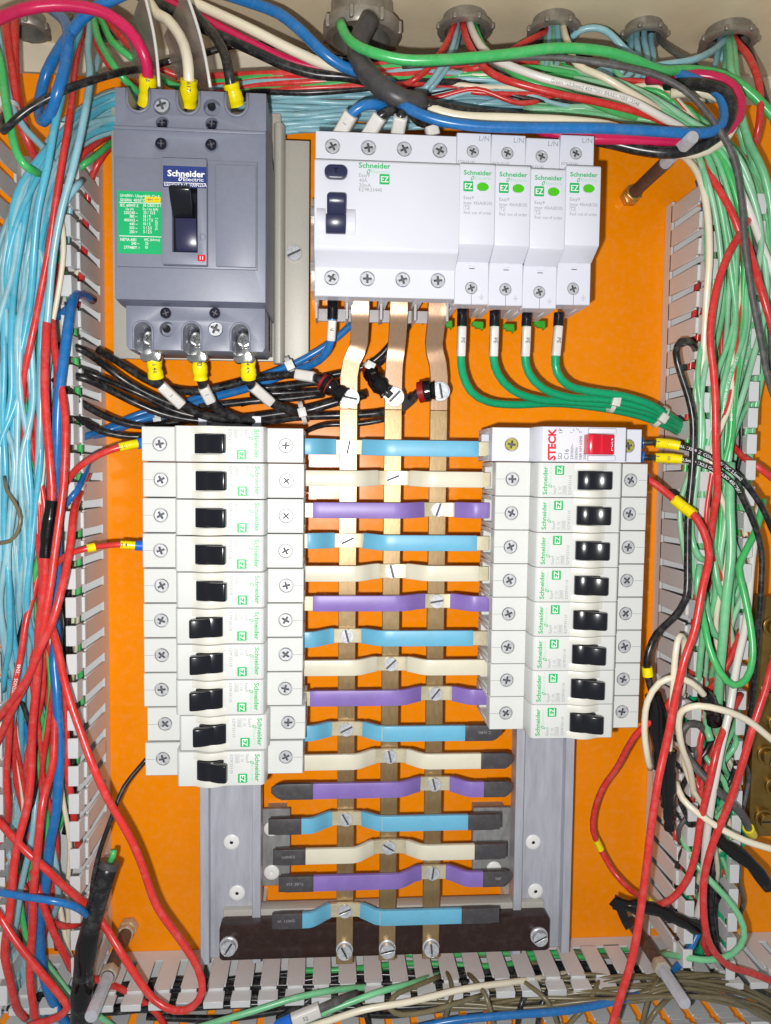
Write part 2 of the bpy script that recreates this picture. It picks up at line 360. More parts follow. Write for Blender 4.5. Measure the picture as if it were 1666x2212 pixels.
def strap(k):
    c = ROWS[k][1]; bx = BX[c]; by = P(700, BOLT[k], 50.5).y; n = [r[1] for r in ROWS[:k]].count(c)
    where = ORD[n] if not (n == 4 and c) else 'lowest'
    t = thing('branch_strap', f'{CW[c]} sleeved copper strap crossing the busbars, {where} {CW[c]} one', 'copper strap', (bx, by, 0), 0, 'coloured branch straps across the busbars')
    HL, HR, hb, W, T = 58.8, 58.8, 50.4, 4.0, 1.0
    xl = P(ENDS[k][0], ROWS[k][0], HL).x-bx; xr = P(ENDS[k][1], ROWS[k][0], HR).x-bx
    jl = random.uniform(-.5, .5); jr = random.uniform(-.5, .5); e = random.uniform(.5, 1.6); g = random.uniform(5.2, 7.8)
    el = (-17.5-bx) if k <= 9 else xl-.5; er = (86-bx) if k <= 8 else xr+.5
    def line(xa, xb, s, j, H):
        out = []
        for q in range(15):
            x = xa+(xb-xa)*q/14; ax = abs(x)
            m = min(1, max(0, (ax-7.0)/14.0)); m = m*m*(3-2*m)
            out.append(Vector((x, j*m, hb+(H-hb)*m)))
        return out
    sec = [(-W, -T), (W, -T), (W, T), (-W, T)]; sl = [(-W-.35, -T-.35), (W+.35, -T-.35), (W+.35, T+.35), (-W-.35, T+.35)]
    full = line(el, -7.0, -1, jl, HL)+line(7.0, er, 1, jr, HR)
    full = full[:14]+[Vector((-7, 0, hb)), Vector((7, 0, hb))]+full[16:]
    part('copper_strip', MB().sweep(full, sec), 'bare_copper', t, bevel=.2, seg=1)
    part('sleeve', MB().sweep(line(xl, -g-1.5, -1, jl, HL), sl), CN[c], t, bevel=.35)
    part('sleeve', MB().sweep(line(g+1.5+e, xr, 1, jr, HR), sl), CN[c], t, bevel=.35)
    screw(slotS, 0, 0, hb+T, t)
    if k in TIPS:
        for sgn, u in zip((-1, 1), TIPS[k]):
            if u is None: continue
            xe = P(u, ROWS[k][0], HL).x-bx; xs = xl if sgn < 0 else xr; j = jl if sgn < 0 else jr; span = xe-xs
            hs = HL
            pts = [Vector((xs-sgn*1.0+(span+sgn*1.0)*q/8, j, hs)) for q in range(9)]
            mb = MB(); vs = []; body = [(-W-.5, -T-.5), (W+.5, -T-.5), (W+.5, T+.5), (-W-.5, T+.5)]
            taper = .3 if (k, sgn) in ((11, -1), (9, 1), (10, 1), (11, 1), (14, 1)) else .97
            for q, p in enumerate(pts):
                f = 1 if q < 7 else ((.98 if taper > .5 else .8) if q == 7 else taper); vs += [(p.x, p.y+a*f+(0 if q < 7 else (1-f)*1.2), p.z+b*(1 if q < 7 else .75)) for a, b in body]
            mb.add(vs, [(q*4+i, q*4+(i+1) % 4, q*4+4+(i+1) % 4, q*4+4+i) for q in range(8) for i in range(4)]+[(3, 2, 1, 0), (32, 33, 34, 35)])
            hsk = part('heat_shrink_cap', mb, 'heat_shrink', t, bevel=.3)
            for sd, s in PRN.get(k, ()):
                if (sd == 'l') == (sgn < 0):
                    print_part(text(s, (xs+xe)/2, j+1.2, hs+1.6, size=1.5, align='c', rot=math.pi), 'grey_print', hsk)
    return t
for k in range(16): strap(k)
# ================================================================ miniature circuit breakers
ph32 = screw_mesh('screw', 'zinc', 3.1, 'cross', 2.2)
ph32y = screw_mesh('screw', 'yellow_zinc', 3.1, 'cross', 2.2)
EZ = [(0, 0), (4.7, 0), (4.7, 4.7), (0, 4.7)]
def ez_logo(parent, x, y, h, s=4.7):
    o = part('logo', MB().slab(rrect(x, x+s, y, y+s, .4*s/4.7), h-.03, h+.05), 'green_print', parent)
    print_part(text('EZ', x+s*.53, y+s*.22, h+.09, size=s*.56, width=s*.78, align='c', bold=.012), 'white_print', o)
    return o
def schneider(parent, x, y, h, w, m1='green_print', m2='pale_green_print'):
    "x, y = left end of the baseline of the big word"
    print_part(text('Schneider', x, y, h+.05, width=w, size=w*.155, bold=.022), m1, parent)
    o = text('Electric', x+w*.40, y-w*.155, h+.05, width=w*.58, size=w*.10)
    o = print_part(o, m2, parent)
    r = w*.05; ring = MB()
    outer = [(x+w*.31+1.0*r*math.cos(a)+.55*r*math.sin(a), y-w*.115+1.55*r*math.sin(a)) for a in [2*math.pi*k/18 for k in range(18)]]
    inner = [(x+w*.31+.5*r*math.cos(a)+.4*r*math.sin(a), y-w*.115+1.0*r*math.sin(a)) for a in [2*math.pi*k/18 for k in range(18)]]
    ring.add([(a, b, h+.05) for a, b in outer+inner], [(k, (k+1) % 18, 18+(k+1) % 18, 18+k) for k in range(18)])
    print_part(ring, m1, parent, 'logo')
def breaker_body(mb, w, y0, y1, hs, sy, hr=3.55):
    hw = w/2
    hl = [(circ(0, s, hr), 2.6) for s in sy]
    mb.slab(rect(-hw, hw, y0, y1), hs-9, hs, hl)
    mb.box(-hw, hw, y0+9, y1-9, 38.2, hs-9.01)
    for s0, s1 in ((y0, y0+8.99), (y1-8.99, y1)):
        mb.box(-hw, -hw+2.6, s0, s1, 46, hs-9.01); mb.box(hw-2.6, hw, s0, s1, 46, hs-9.01); mb.box(-hw+2.61, hw-2.61, s0, s1, 46, hs-29)
    return mb
def make_mcb(on=True):
    t = thing('circuit_breaker', 'x', 'circuit breaker')
    part('body', breaker_body(MB(), 17.45, -40.5, 40.5, 84, (-31.6, 31.6)), 'warm_plastic', t, bevel=.35, seg=1)
    for s in (-1, 1):
        for x0, x1 in ((-8.7, -3.6), (3.6, 8.7)):
            pass
        part('seam', MB().box(-.12, .12, min(s*35.4, s*40.4), max(s*35.4, s*40.4), 83.6, 84.05), 'grey_print', t)
        screw(ph32, 0, s*31.6, 81.45, t)
    nose = MB().exx([(-22.5, 84), (-22.5, 92), (-21.4, 97), (-20.4, 98), (20.2, 98), (21.6, 97), (22.5, 93), (22.5, 84)], -8.74, 8.74)
    part('front_cover', nose, 'warm_plastic', t, bevel=.4)
    arc = [(-13.5, 97.5), (-13.5, 98.05)]+[(-12.5+q*1.32, 98.05+2.6*math.sin(math.pi*(q+.2)/11.4)) for q in range(12)]+[(3.2, 98.05), (3.2, 97.5)]
    for x0, x1 in ((-8.73, -5.1), (5.1, 8.73)): part('cheek', MB().exx(arc, x0, x1), 'ivory_plastic', t, bevel=.35)
    g = 1 if on else -1; o0 = -4.9
    hub = [(o0+y, h) for y, h in ((-6.6, 97.6), (-6.6, 99.6), (-4.6, 101.2), (-2.2, 102.0), (0, 102.3), (2.2, 102.0), (4.6, 101.2), (6.6, 99.6), (6.6, 97.6))]
    tg = MB().exx(hub, -4.75, 4.75)
    knob = [(o0+g*y, h) for y, h in ((-2.4, 100.6), (-1.0, 102.4), (1.6, 104.3), (4.6, 105.6), (8.2, 106.2), (8.9, 105.0), (8.9, 102.6), (6.0, 100.0))]
    to = part('toggle', tg, 'black_plastic', t, bevel=.25)
    part('grip', MB().exx(knob, -4.5, 4.5), 'black_plastic', to, bevel=.7, seg=3)
    schneider(t, -7.4, 17.2, 98, 14.2)
    ez_logo(t, 2.6, 8.6, 98)
    sm = MB()
    for s, y in (('Easy9', 12.6), ('C 10', 10.0), ('3000', 7.5)): text(s, -7.2 if s != '3000' else -6.9, y, 98.05, size=1.45, mb=sm, sx=.95)
    text('EZ9F33110', -7.2, 4.7, 98.05, size=1.45, width=9.6, mb=sm)
    for a in ((-7.3, -2.9, 7.1, 7.22), (-7.3, -2.9, 9.35, 9.47), (-7.3, -7.18, 7.1, 9.4), (-3.02, -2.9, 7.1, 9.4)): sm.add([(a[0], a[2], 98.05), (a[1], a[2], 98.05), (a[1], a[3], 98.05), (a[0], a[3], 98.05)], [(0, 1, 2, 3)])
    print_part(sm, 'grey_print', t)
    return t
def make_steck():
    t = thing('circuit_breaker', 'white breaker with red handle and red maker name, top of its column', 'circuit breaker')
    part('body', breaker_body(MB(), 17.45, -37.5, 42, 84, (-30.5, 31.6)), 'white_plastic', t, bevel=.35, seg=1)
    for y in (-30.5, 31.6): screw(ph32y, 0, y, 81.45, t)
    part('front_cover', MB().exx([(-25, 84), (-25, 93), (-23.6, 98), (19, 98), (22, 93), (22.5, 84)], -8.85, 8.85), 'white_plastic', t, bevel=.5)
    for x0, x1 in ((-8.2, -5.4), (5.4, 8.2)): part('cheek', MB().exx([(-17.5, 98), (-17.5, 101), (-3.5, 101), (-3.5, 98)], x0, x1), 'white_plastic', t, bevel=.6)
    tg = MB().exx([(-16.6, 97.5), (-16.6, 101), (-10.2, 103), (-9.6, 103.8), (-9.0, 103), (-4, 106.5), (-2, 106), (-2, 97.5)], -5, 5)
    to = part('toggle', tg, 'red_plastic', t, bevel=.5)
    print_part(text('I-ON', 0, -15.6, 101.55, size=2.0, align='c', bold=.01), 'white_print', to)
    print_part(text('STECK', -8.2, 12.6, 98.05, width=16.2, size=3.7, bold=.045), 'red_print', t)
    sm = MB()
    text('SD', -7.6, 9.2, 98.05, size=2.0, mb=sm); text('C16', -7.6, 5.8, 98.05, size=2.2, mb=sm); text('1P', 5.6, 9.2, 98.05, size=2.0, mb=sm)
    for s, y in (('230/400V~', 3.4), ('50/60Hz', 1.2), ('NBR NM 60898', -1.0), ('3000A', -3.2)): text(s, -7.6, y, 98.05, size=1.4, mb=sm, sx=.9)
    text('1', 5.8, 4, 98.05, size=1.3, mb=sm); text('2', 5.8, -.6, 98.05, size=1.3, mb=sm)
    for y, x in ((3.2, 7.4), (1.6, 7.9), (.6, 7.4)): sm.add([(x-.8, y-.12, 98.05), (x+.5, y+.5, 98.05), (x+.5, y+.72, 98.05), (x-.8, y+.1, 98.05)], [(0, 1, 2, 3)])
    print_part(sm, 'dark_print', t)
    t.location = wv((123.6, 10.6, 0)); t.rotation_euler = (0, -H90, 0); t['group'] = 'breakers in the shorter column'
    return t
NTH = ('top', 'second', 'third', 'fourth', 'fifth', 'sixth', 'seventh', 'eighth', 'ninth', 'bottom')
proto_on = make_mcb(True); proto_off = make_mcb(False); used = set()
def place_mcb(on, x, y, rot, label, group):
    pr = proto_on if on else proto_off
    o = pr if pr.name not in used else copy_tree(pr)
    used.add(o.name); used.add(pr.name)
    o.location = wv((x, y, 0)); o.rotation_euler = (0, -rot, 0); o['label'] = label; o['group'] = group
    for c in o.children:
        if c.name.startswith('screw'): c.rotation_euler = (0, random.uniform(0, 3), 0)
    return o
LY = [P(347, v, 84).y for v in (957, 1033, 1110, 1185, 1262, 1335, 1409, 1484, 1559, 1638)]
for i in range(10):
    on = i < 5 or i == 9
    jx = (0, .4, .2, 0, .4, .1, .2, 0, 1.6, .4)[i]
    place_mcb(on, -56.2+jx, 8.6-18.0*i-(.4 if i == 9 else 0), -H90,
              f'white breaker with black toggle, {NTH[i]} of the ten in the taller column', 'breakers in the taller column')
make_steck()
for i in range(8):
    place_mcb(False, 124.4-.12*i, -7.4-17.75*i, H90,
              f'white breaker with black toggle, {NTH[i] if i < 7 else "lowest"} below the red-handled breaker' if i else 'white breaker with black toggle directly below the red-handled breaker', 'breakers in the shorter column')
# ================================================================ residual current switch and surge arresters
def q(u, v, h, ox=0, oy=0):
    p = P(u, v, h); return p.x-ox, p.y-oy
green_clip_me = MB().slab([(-3, 0), (3.4, 0), (3.4, -5), (2.4, -5), (2.4, -3.8), (-1, -3.8), (-1.3, -2.6), (-3, -2.6)], 40, 44).mesh('rail_clip', 'green_clip', bevel=.4, seg=1)
def make_rcd():
    ox, oy = 25.2, 124.5
    t = thing('residual_current_switch', 'wide white four-pole switch with T test button and dark toggle', 'breaker', (ox, oy, 0))
    sx = [-27, -9, 9, 27]; hw = 35.6
    hl = [(circ(x, y, 3.7), 2.6) for x in sx for y in (33.4, -31.2)]
    b = MB().slab(rect(-hw, hw, -40.5, 40.5), 74, 84, hl); b.box(-hw, hw, -32, 32, 38.2, 73.99)
    for x in (-36, -18, 0, 18, 36):
        for y0, y1 in ((-40.4, -32.01), (32.01, 40.4)): b.box(max(-hw, x-2.2), min(hw, x+2.2), y0, y1, 46, 73.98)
    b.box(-hw, hw, 32.01, 40.3, 46, 56)
    part('body', b, 'white_plastic', t, bevel=.35, seg=1)
    for x in sx:
        for y in (33.4, -31.2): screw(ph36, x, y, 81.45, t)
    part('front_cover', MB().exx([(-26.4, 84), (-24.5, 86), (-20.5, 94), (-19, 95), (22, 95), (23, 94), (23, 84)], -hw-.1, hw+.1), 'white_plastic', t, bevel=.6)
    def Q(u, v, h=95): return q(u, v, h, ox, oy)
    a, c = Q(701, 385, 97), Q(751, 358, 97)
    bt = part('test_button', MB().slab(rrect(a[0], c[0], a[1], c[1], (c[1]-a[1])/2-.05, 8), 94.9, 98.5), 'navy_plastic', t, bevel=.5)
    print_part(text('T', (a[0]+c[0])/2, (a[1]+c[1])/2-1.2, 98.56, size=2.6, align='c', bold=.02), 'black_plastic', bt)
    # toggle saddle
    s0, s1 = Q(690, 508), Q(768, 452)
    tx0, tx1 = Q(704, 500, 99)[0], Q(747, 500, 99)[0]
    arc = [(s0[1]-1.5, 95.0)]+[(s0[1]+(s1[1]-s0[1])*k/10, 95.05+3.0*math.sin(math.pi*k/10)**.7) for k in range(11)]
    for x0, x1 in ((s0[0]-1.3, tx0-.3), (tx1+.3, s1[0])): part('cheek', MB().exx(arc, x0, x1), 'white_plastic', t, bevel=.4)
    yb, ym, yt = Q(720, 502, 98)[1], Q(720, 462, 100)[1], Q(720, 416, 104)[1]
    to = part('toggle', MB().exx([(yb, 94.8), (yb, 97), (yb+3, 99.4), (ym, 100.4), (ym, 94.8)], tx0, tx1), 'navy_plastic', t, bevel=.3)
    x0, x1 = tx0+.5, tx1+.1
    part('grip', MB().exx([(ym-.6, 97), (ym-.6, 100.8), (yt-4, 104.6), (yt, 105), (yt, 102.5), (ym+3, 97.6)], x0, x1), 'navy_plastic', to, bevel=1.3, seg=3)
    sl = part('indicator', MB().slab(rrect(-.55, .55, -2, 2, .5), 0, .35), 'ivory_plastic', to, ((x0+x1)/2+.2, ym+5.6, 103.1))
    sl.rotation_euler = (math.radians(26), 0, 0)
    schneider(t, *Q(775, 362), 95, 15.6)
    e = Q(820, 398); ez_logo(t, e[0], e[1], 95, 4.9)
    sm = MB()
    for s, v in (('Easy9', 382), ('40A', 393), ('30mA', 403.5), ('EZ9R33440', 413)): text(s, *Q(776, v), 95.06, size=1.75, mb=sm, sx=.95)
    print_part(sm, 'grey_print', t)
    for u in (815, 905, 730): put('rail_clip', green_clip_me, t, (Q(u, 660, 44)[0], -41, 0))
    # clear terminal shroud under the body
    part('terminal_shroud', MB().box(-hw, hw, -47.5, -41, 52, 54), 'clear_grey', t)
    for x in (-35, -19, -1, 17, 34): part('shroud_rib', MB().box(x-.6, x+.6, -49, -40.6, 54.1, 70), 'clear_grey', t)
    return t
ph36 = screw_mesh('screw', 'zinc', 3.3, 'cross', 2.2)
make_rcd()
def make_spd():
    ox, oy = 69.6, 124.9
    t = thing('surge_arrester', 'x', 'surge arrester', (ox, oy, 0), 0, 'surge arresters in a row')
    hw = 8.85
    b = MB().slab(rect(-hw, hw, 23.2, 42.4), 72, 83, [(circ(-.4, 33.6, 3.05), 4)])
    b.slab(rect(-hw, hw, -43, -21), 72, 83, [(circ(0, -34.6, 3.05), 4)])
    b.box(-hw, hw, -33, 34, 38.2, 71.99)
    for x0, x1 in ((-hw, -hw+3.6), (hw-3.6, hw)): b.box(x0, x1, -42.9, -33.01, 46, 71.98)
    b.box(-hw, hw, 34.01, 42.3, 46, 71.98)
    part('body', b, 'white_plastic', t, bevel=.4, seg=1)
    screw(ph28, -.4, 33.6, 80, t); screw(ph28, 0, -34.6, 80, t)
    part('front_cover', MB().exx([(-22, 83.2), (-21.8, 84), (-17.5, 92), (-16, 95), (22.2, 95), (23.1, 94), (23.1, 83.2)], -8.85, 8.85), 'white_plastic', t, bevel=.6)
    def Q(u, v, h=95): return q(u, v, h, ox, oy)
    schneider(t, *Q(1002, 377), 95, 14.0)
    e = Q(1001, 413); ez_logo(t, e[0], e[1], 95, 4.9)
    a, c = Q(1028, 415), Q(1058, 393)
    w = part('indicator_frame', MB().slab(rrect(a[0], c[0]+.6, a[1], c[1], 2.2, 8), 95, 95.5, [(rrect(a[0]+.5, c[0]+.1, a[1]+.5, c[1]-.5, 1.8, 8), .45)]), 'white_plastic', t, bevel=.15, seg=1)
    part('indicator', MB().slab([(x*3.0+(a[0]+c[0])/2, y*2.0+(a[1]+c[1])/2) for x, y in circ(0, 0, 1, 28)], 95.1, 95.35), 'green_window', w)
    sm = MB()
    for s, v, wd in (('Easy9', 430, 5), ('Imax: 45kA(8/20)', 441, 14), ('T2', 451, 2.4), ('Red: out of order', 462, 14)):
        p = Q(1002, v); text(s, p[0]+(.3 if s == 'T2' else 0), p[1], 95.06, size=1.55, width=wd, mb=sm)
    p = Q(1001.5, 452)
    for x0, x1, y0, y1 in ((0, 3, -.1, 0), (0, 3, 2, 2.1), (0, .1, 0, 2), (2.9, 3, 0, 2)): sm.add([(p[0]+x0, p[1]+y0, 95.06), (p[0]+x1, p[1]+y0, 95.06), (p[0]+x1, p[1]+y1, 95.06), (p[0]+x0, p[1]+y1, 95.06)], [(0, 1, 2, 3)])
    text('L/N', 2.6, 38.6, 83.05, size=2.5, mb=sm); text('EZ9L33145', -8.0, 27.4, 83.05, size=1.3, mb=sm)
    for y, w2 in ((-39.2, 1.3), (-39.9, .85), (-40.6, .4)): sm.add([(5.2-w2, y-.09, 83.05), (5.2+w2, y-.09, 83.05), (5.2+w2, y+.09, 83.05), (5.2-w2, y+.09, 83.05)], [(0, 1, 2, 3)])
    sm.add([(5.12, -39.2, 83.05), (5.28, -39.2, 83.05), (5.28, -37.6, 83.05), (5.12, -37.6, 83.05)], [(0, 1, 2, 3)])
    print_part(sm, 'grey_print', t)
    part('seam', MB().box(-.1, .1, -43.05, -38, 82.7, 83.04), 'dark_print', t)
    part('slot', MB().box(-1.4, 1.4, -25.2, -24.8, 82.7, 83.05), 'dark_print', t)
    part('latch_tab', MB().box(-1.7, 1.7, -23.9, -21.1, 83.02, 83.6), 'white_plastic', t)
    put('rail_clip', green_clip_me, t, (-7.0, -44, 0))
    return t
ph28 = screw_mesh('screw', 'zinc', 2.8, 'cross', 2.4)
spd = make_spd()
for i, (w, dy) in enumerate((('nearest the wide four-pole switch', 0), ('second from the wide four-pole switch', -.2), ('third from the wide four-pole switch', -1.2), ('farthest from the wide four-pole switch', 1.0))):
    o = spd if i == 0 else copy_tree(spd)
    o['label'] = f'slim white surge arrester with green window, {w}'
    o.location = wv((69.6+17.75*i, 124.9+dy, 0))
# ================================================================ moulded-case breaker on its grey bracket
def make_mccb():
    ox, oy = -70.6, 118.0
    bk = thing('breaker_bracket', 'grey sheet metal bracket with slotted screw behind the big grey breaker', 'bracket', (ox, oy, 0))
    def B(u, v, h): return q(u, v, h, ox, oy)
    a, c = B(248, 775, 30), B(668, 305, 26)
    part('sheet', MB().box(a[0], B(606, 500, 33)[0], a[1], B(400, 240, 30)[1], 29, 32), 'grey_sheet', bk, bevel=.4)
    part('flange', MB().box(B(614, 500, 28)[0], B(668, 500, 27)[0], a[1]-1, c[1], 24, 26.5), 'grey_sheet', bk, bevel=.4)
    x0, x1 = B(590, 500, 36)[0], B(616, 500, 30)[0]
    part('rolled_edge', MB().exy([(x0, 29), (x0, 33.5), (x0+1.5, 35.5), (x0+4, 36), (x1-1, 34.5), (x1, 31), (x1, 24)], a[1]-1.5, c[1]+6), 'grey_sheet', bk, bevel=.7, seg=3)
    part('standoff', MB().box(-30, 20, -40, 40, 0, 28.9), 'grey_sheet', bk)
    p = B(636, 548, 26.5); screw(screw_mesh('screw', 'zinc', 4.4, 'slot', 2.2), p[0], p[1], 26.5, bk)
    t = thing('moulded_case_breaker', 'big blue-grey three-pole breaker with green rating label and black toggle', 'breaker', (ox, oy, 0))
    g, gd = 'mccb_grey', 'mccb_dark'
    L, R = -36.2, 36.2
    def u_notch(cx, w, y0, y1, up):       # U-shaped cut, open towards y1
        pts = [(cx-w, y1), (cx-w, y0)]+[(cx-w*math.cos(a), y0-(w*math.sin(a) if up else -w*math.sin(a))) for a in [math.pi*k/8 for k in range(1, 8)]]+[(cx+w, y0), (cx+w, y1)]
        return pts
    cxs = [B(u, 215, 88)[0] for u in (299, 407, 511)]
    yT, yS = B(400, 195, 88)[1], B(400, 279, 90)[1]
    top = [(L, yS), (R, yS), (R, yT)]
    for cx in cxs[::-1]: top += u_notch(cx, 4.6, B(400, 222, 88)[1], yT, True)[::-1]
    top += [(L, yT)]
    hs = []
    for u, v, r, d in ((350, 229, 4.1, 5), (458, 232, 4.1, 5), (351, 266, 3.2, 5), (458, 268, 3.2, 5)): hs.append((circ(*B(u, v, 88), r), d))
    part('upper_terminal_cover', MB().slab(top, 60, 88, hs), g, t, bevel=.5)
    # rims round the notches
    for cx in cxs:
        y0 = B(400, 222, 88)[1]
        pth = [Vector((cx-5.3, yT-.4, 88.2)), Vector((cx-5.3, y0, 88.2))]+[Vector((cx-5.3*math.cos(a), y0-5.3*math.sin(a), 88.2)) for a in [math.pi*k/10 for k in range(1, 10)]]+[Vector((cx+5.3, y0, 88.2)), Vector((cx+5.3, yT-.4, 88.2))]
        part('rim', MB().tube(pth, .75, 8), g, t, smooth=True)
    yM0, yM1 = B(400, 650, 91)[1], yS
    hs = [(circ(*B(u, v, 91), 3.0), 1.0) for u, v in ((349, 312), (457, 314))]
    part('body', MB().slab(rect(L-.2, R+.2, yM0, yM1), 34, 91, hs), g, t, bevel=.8)
    part('ridge', MB().box(L-.2, R+.2, yS-1.7, yS-.1, 90.5, 91.7), g, t, bevel=.5)
    a, c = B(252, 575, 92.5), B(556, 350, 92.5)
    part('front_panel', MB().slab(rect(a[0], c[0], a[1], c[1]), 90.9, 92.6), g, t, bevel=.4)
    a, c = B(466, 577, 95), B(553, 352, 95)
    part('raised_panel', MB().slab(rect(a[0], c[0], a[1]+.6, c[1]-1), 92.55, 94.4), g, t, bevel=.4)
    a, c = B(351, 571, 96), B(447, 345, 96)
    w0, w1 = B(373, 545, 96), B(427, 398, 96)
    part('toggle_block', MB().slab(rect(a[0], c[0], a[1], c[1]), 92.6, 97, [(rect(w0[0], w1[0], w0[1], w1[1]), 4.2)]), g, t, bevel=.35)
    part('toggle_well', MB().box(w0[0]+.05, w1[0]-.05, w0[1]+.05, w1[1]-.05, 92.7, 93.2), 'black_plastic', t)
    ty0, ty1, tyt = B(400, 520, 97)[1], B(400, 468, 99)[1], B(400, 405, 104)[1]
    to = part('toggle', MB().exx([(w0[1]+1, 93), (w0[1]+1, 94.2), (ty0, 96.2), (ty1, 97.0), (ty1, 93)], w0[0]+1.6, w1[0]-.5), 'navy_plastic', t, bevel=.3)
    part('grip', MB().exx([(ty1-.4, 95), (ty1+.4, 97.4), (tyt-6, 103.5), (tyt-1.5, 106.6), (tyt, 106.4), (tyt+.3, 104), (ty1+9, 95)], w0[0]+.4, w1[0]-2.0), 'black_plastic', to, bevel=.6)
    a, c = B(352, 404, 97), B(447, 361, 97)
    lb = part('name_label', MB().slab(rect(a[0]+.15, c[0]-.15, a[1], c[1]), 96.9, 97.15), 'blue_label', t)
    sm = MB(); p = B(362, 380, 97.2); text('Schneider', p[0], p[1], 97.22, width=17.6, size=2.75, bold=.03, mb=sm)
    p = B(396, 390, 97.2); text('Electric', p[0], p[1]-.2, 97.22, width=9.6, size=1.7, bold=.008, mb=sm)
    p = B(354, 402, 97.2); text('EasyPact EZC100N25A', p[0]+.3, p[1]+.2, 97.22, width=20, size=1.6, bold=.006, mb=sm)
    p0, p1 = B(354, 394.6, 97.2), B(445, 393.2, 97.2); sm.add([(p0[0], p0[1], 97.22), (p1[0], p0[1], 97.22), (p1[0], p0[1]+.35, 97.22), (p0[0], p0[1]+.35, 97.22)], [(0, 1, 2, 3)])
    r = .85; cx, cy = B(390, 386, 97.2)
    sm.add([(cx+k*r*math.cos(a)+.5*k*r*math.sin(a), cy+1.35*k*r*math.sin(a), 97.22) for k in (1, .5) for a in [2*math.pi*i/16 for i in range(16)]], [(k, (k+1) % 16, 16+(k+1) % 16, 16+k) for k in range(16)])
    print_part(sm, 'white_print', lb)
    a, c = B(255, 547, 92.7), B(351, 415, 92.7)
    gl = part('rating_label', MB().slab(rect(a[0]+.2, c[0]-.1, a[1], c[1]), 92.5, 92.75), 'green_label', t)
    sm = MB()
    for s, u, v, sz in (('Ui=690V~ Uimp=6kV  Cat.A', 260, 425, 1.35), ('50/60Hz  40/50°C', 260, 434.5, 1.35), ('IEC 60947-2', 260, 446, 1.45), ('JIS C8201-2-1', 309, 446, 1.3),
                        ('Ue (V)', 272, 454, 1.2), ('Icu / Ics (kA)', 309, 454, 1.2), ('220/240 ~', 268, 462, 1.35), ('25 / 12.5', 310, 462, 1.35), ('380 ~', 280, 470, 1.35), ('18 / 9', 310, 470, 1.35), ('400/415 ~', 268, 478, 1.35), ('15 / 7.5', 310, 478, 1.35),
                        ('440 ~', 280, 486.5, 1.35), ('10 / 5', 310, 486.5, 1.35), ('550 ~', 280, 495, 1.35), ('5 / 2.5', 310, 495, 1.35), ('250 =', 280, 503.5, 1.35), ('5 / 2.5', 310, 503.5, 1.35),
                        ('NEMA-AB1', 260, 520, 1.4), ('HIC (kArms)', 312, 520, 1.2), ('240 ~', 284, 528.5, 1.35), ('25', 314, 528.5, 1.35), ('277/480Y ~', 268, 537, 1.35), ('10', 314, 537, 1.35)):
        p = B(u, v, 92.8); text(s, p[0], p[1], 92.82, size=sz, mb=sm, sx=.82, bold=.006)
    for v in (437.5, 510):
        p0, p1 = B(258, v, 92.8), B(349, v, 92.8); sm.add([(p0[0], p0[1], 92.82), (p1[0], p0[1], 92.82), (p1[0], p0[1]+.3, 92.82), (p0[0], p0[1]+.3, 92.82)], [(0, 1, 2, 3)])
    p = B(341, 498, 92.8); text('TH1529 2', p[0], p[1], 92.82, size=1.2, mb=sm, sx=.85, rot=H90)
    print_part(sm, 'white_print', gl)
    a, c = B(313, 437, 92.8), B(347, 426, 92.8)
    yl = part('symbol_label', MB().slab(rect(a[0], c[0], a[1], c[1]), 92.7, 92.86), 'yellow_label', gl)
    p = ((a[0]+c[0])/2, (a[1]+c[1])/2); sm = MB()
    for x0, x1, y0, y1 in ((-3, 0, -.1, .1), (-2, -1.8, -.7, .7), (-1.2, -1.0, -.7, .7), (-.3, -.1, -.7, .7), (.6, 3, .15, .35)): sm.add([(p[0]+x0, p[1]+y0, 92.9), (p[0]+x1, p[1]+y0, 92.9), (p[0]+x1, p[1]+y1, 92.9), (p[0]+x0, p[1]+y1, 92.9)], [(0, 1, 2, 3)])
    print_part(sm, 'dark_print', yl, 'symbol')['kind'] = 'stuff'
    a, c = B(427, 564, 97), B(444, 551, 97)
    rw = part('red_window', MB().slab(rect(a[0], c[0], a[1], c[1]), 96.9, 97.2), 'red_plastic', t)
    print_part(text('11', (a[0]+c[0])/2, a[1]+.7, 97.24, size=1.6, align='c', bold=.02), 'white_print', rw)
    p = B(438, 512, 97); part('off_mark', MB().tube([Vector((p[0]+1.3*math.cos(a), p[1]+1.5*math.sin(a), 97)) for a in [2*math.pi*k/16 for k in range(17)]], .14, 6), gd, t, smooth=True)
    # lower terminal cover
    yB = B(400, 757, 82)[1]; yU = yM0
    Lb, Rb = L+2.6, R-1.0
    cx2 = [B(u, 720, 82)[0] for u in (309, 414, 519)]
    low = [(Lb, yB+2), (Lb, yU), (Rb, yU), (Rb, yB+2), (Rb-1, yB)]
    yc = B(400, 716, 82)[1]
    for cx in cx2[::-1]: low += [(cx+4.1, yB), (cx+4.1, yc)]+[(cx+4.1*math.cos(a), yc+4.1*math.sin(a)) for a in [math.pi*k/10 for k in range(1, 10)]]+[(cx-4.1, yc), (cx-4.1, yB)]
    low += [(Lb+1, yB)]
    hs = [(circ(*B(u, v, 82), r), d) for u, v, r, d in ((359, 677, 2.9, 1.2), (465, 677, 2.9, 1.2), (361, 711, 3.7, 6), (466, 711, 3.7, 6))]
    part('lower_terminal_cover', MB().slab(low[::-1], 52, 82, hs), g, t, bevel=.45)
    part('step', MB().exx([(yU-.2, 60), (yU-.2, 91), (yU-.6, 90), (yU-1.2, 82.6), (yU-1.2, 60)], L+.5, R-.2), gd, t, bevel=.5)
    part('base', MB().box(L+2, R-1, yB+4, yT-2, 32.3, 59.9), g, t)
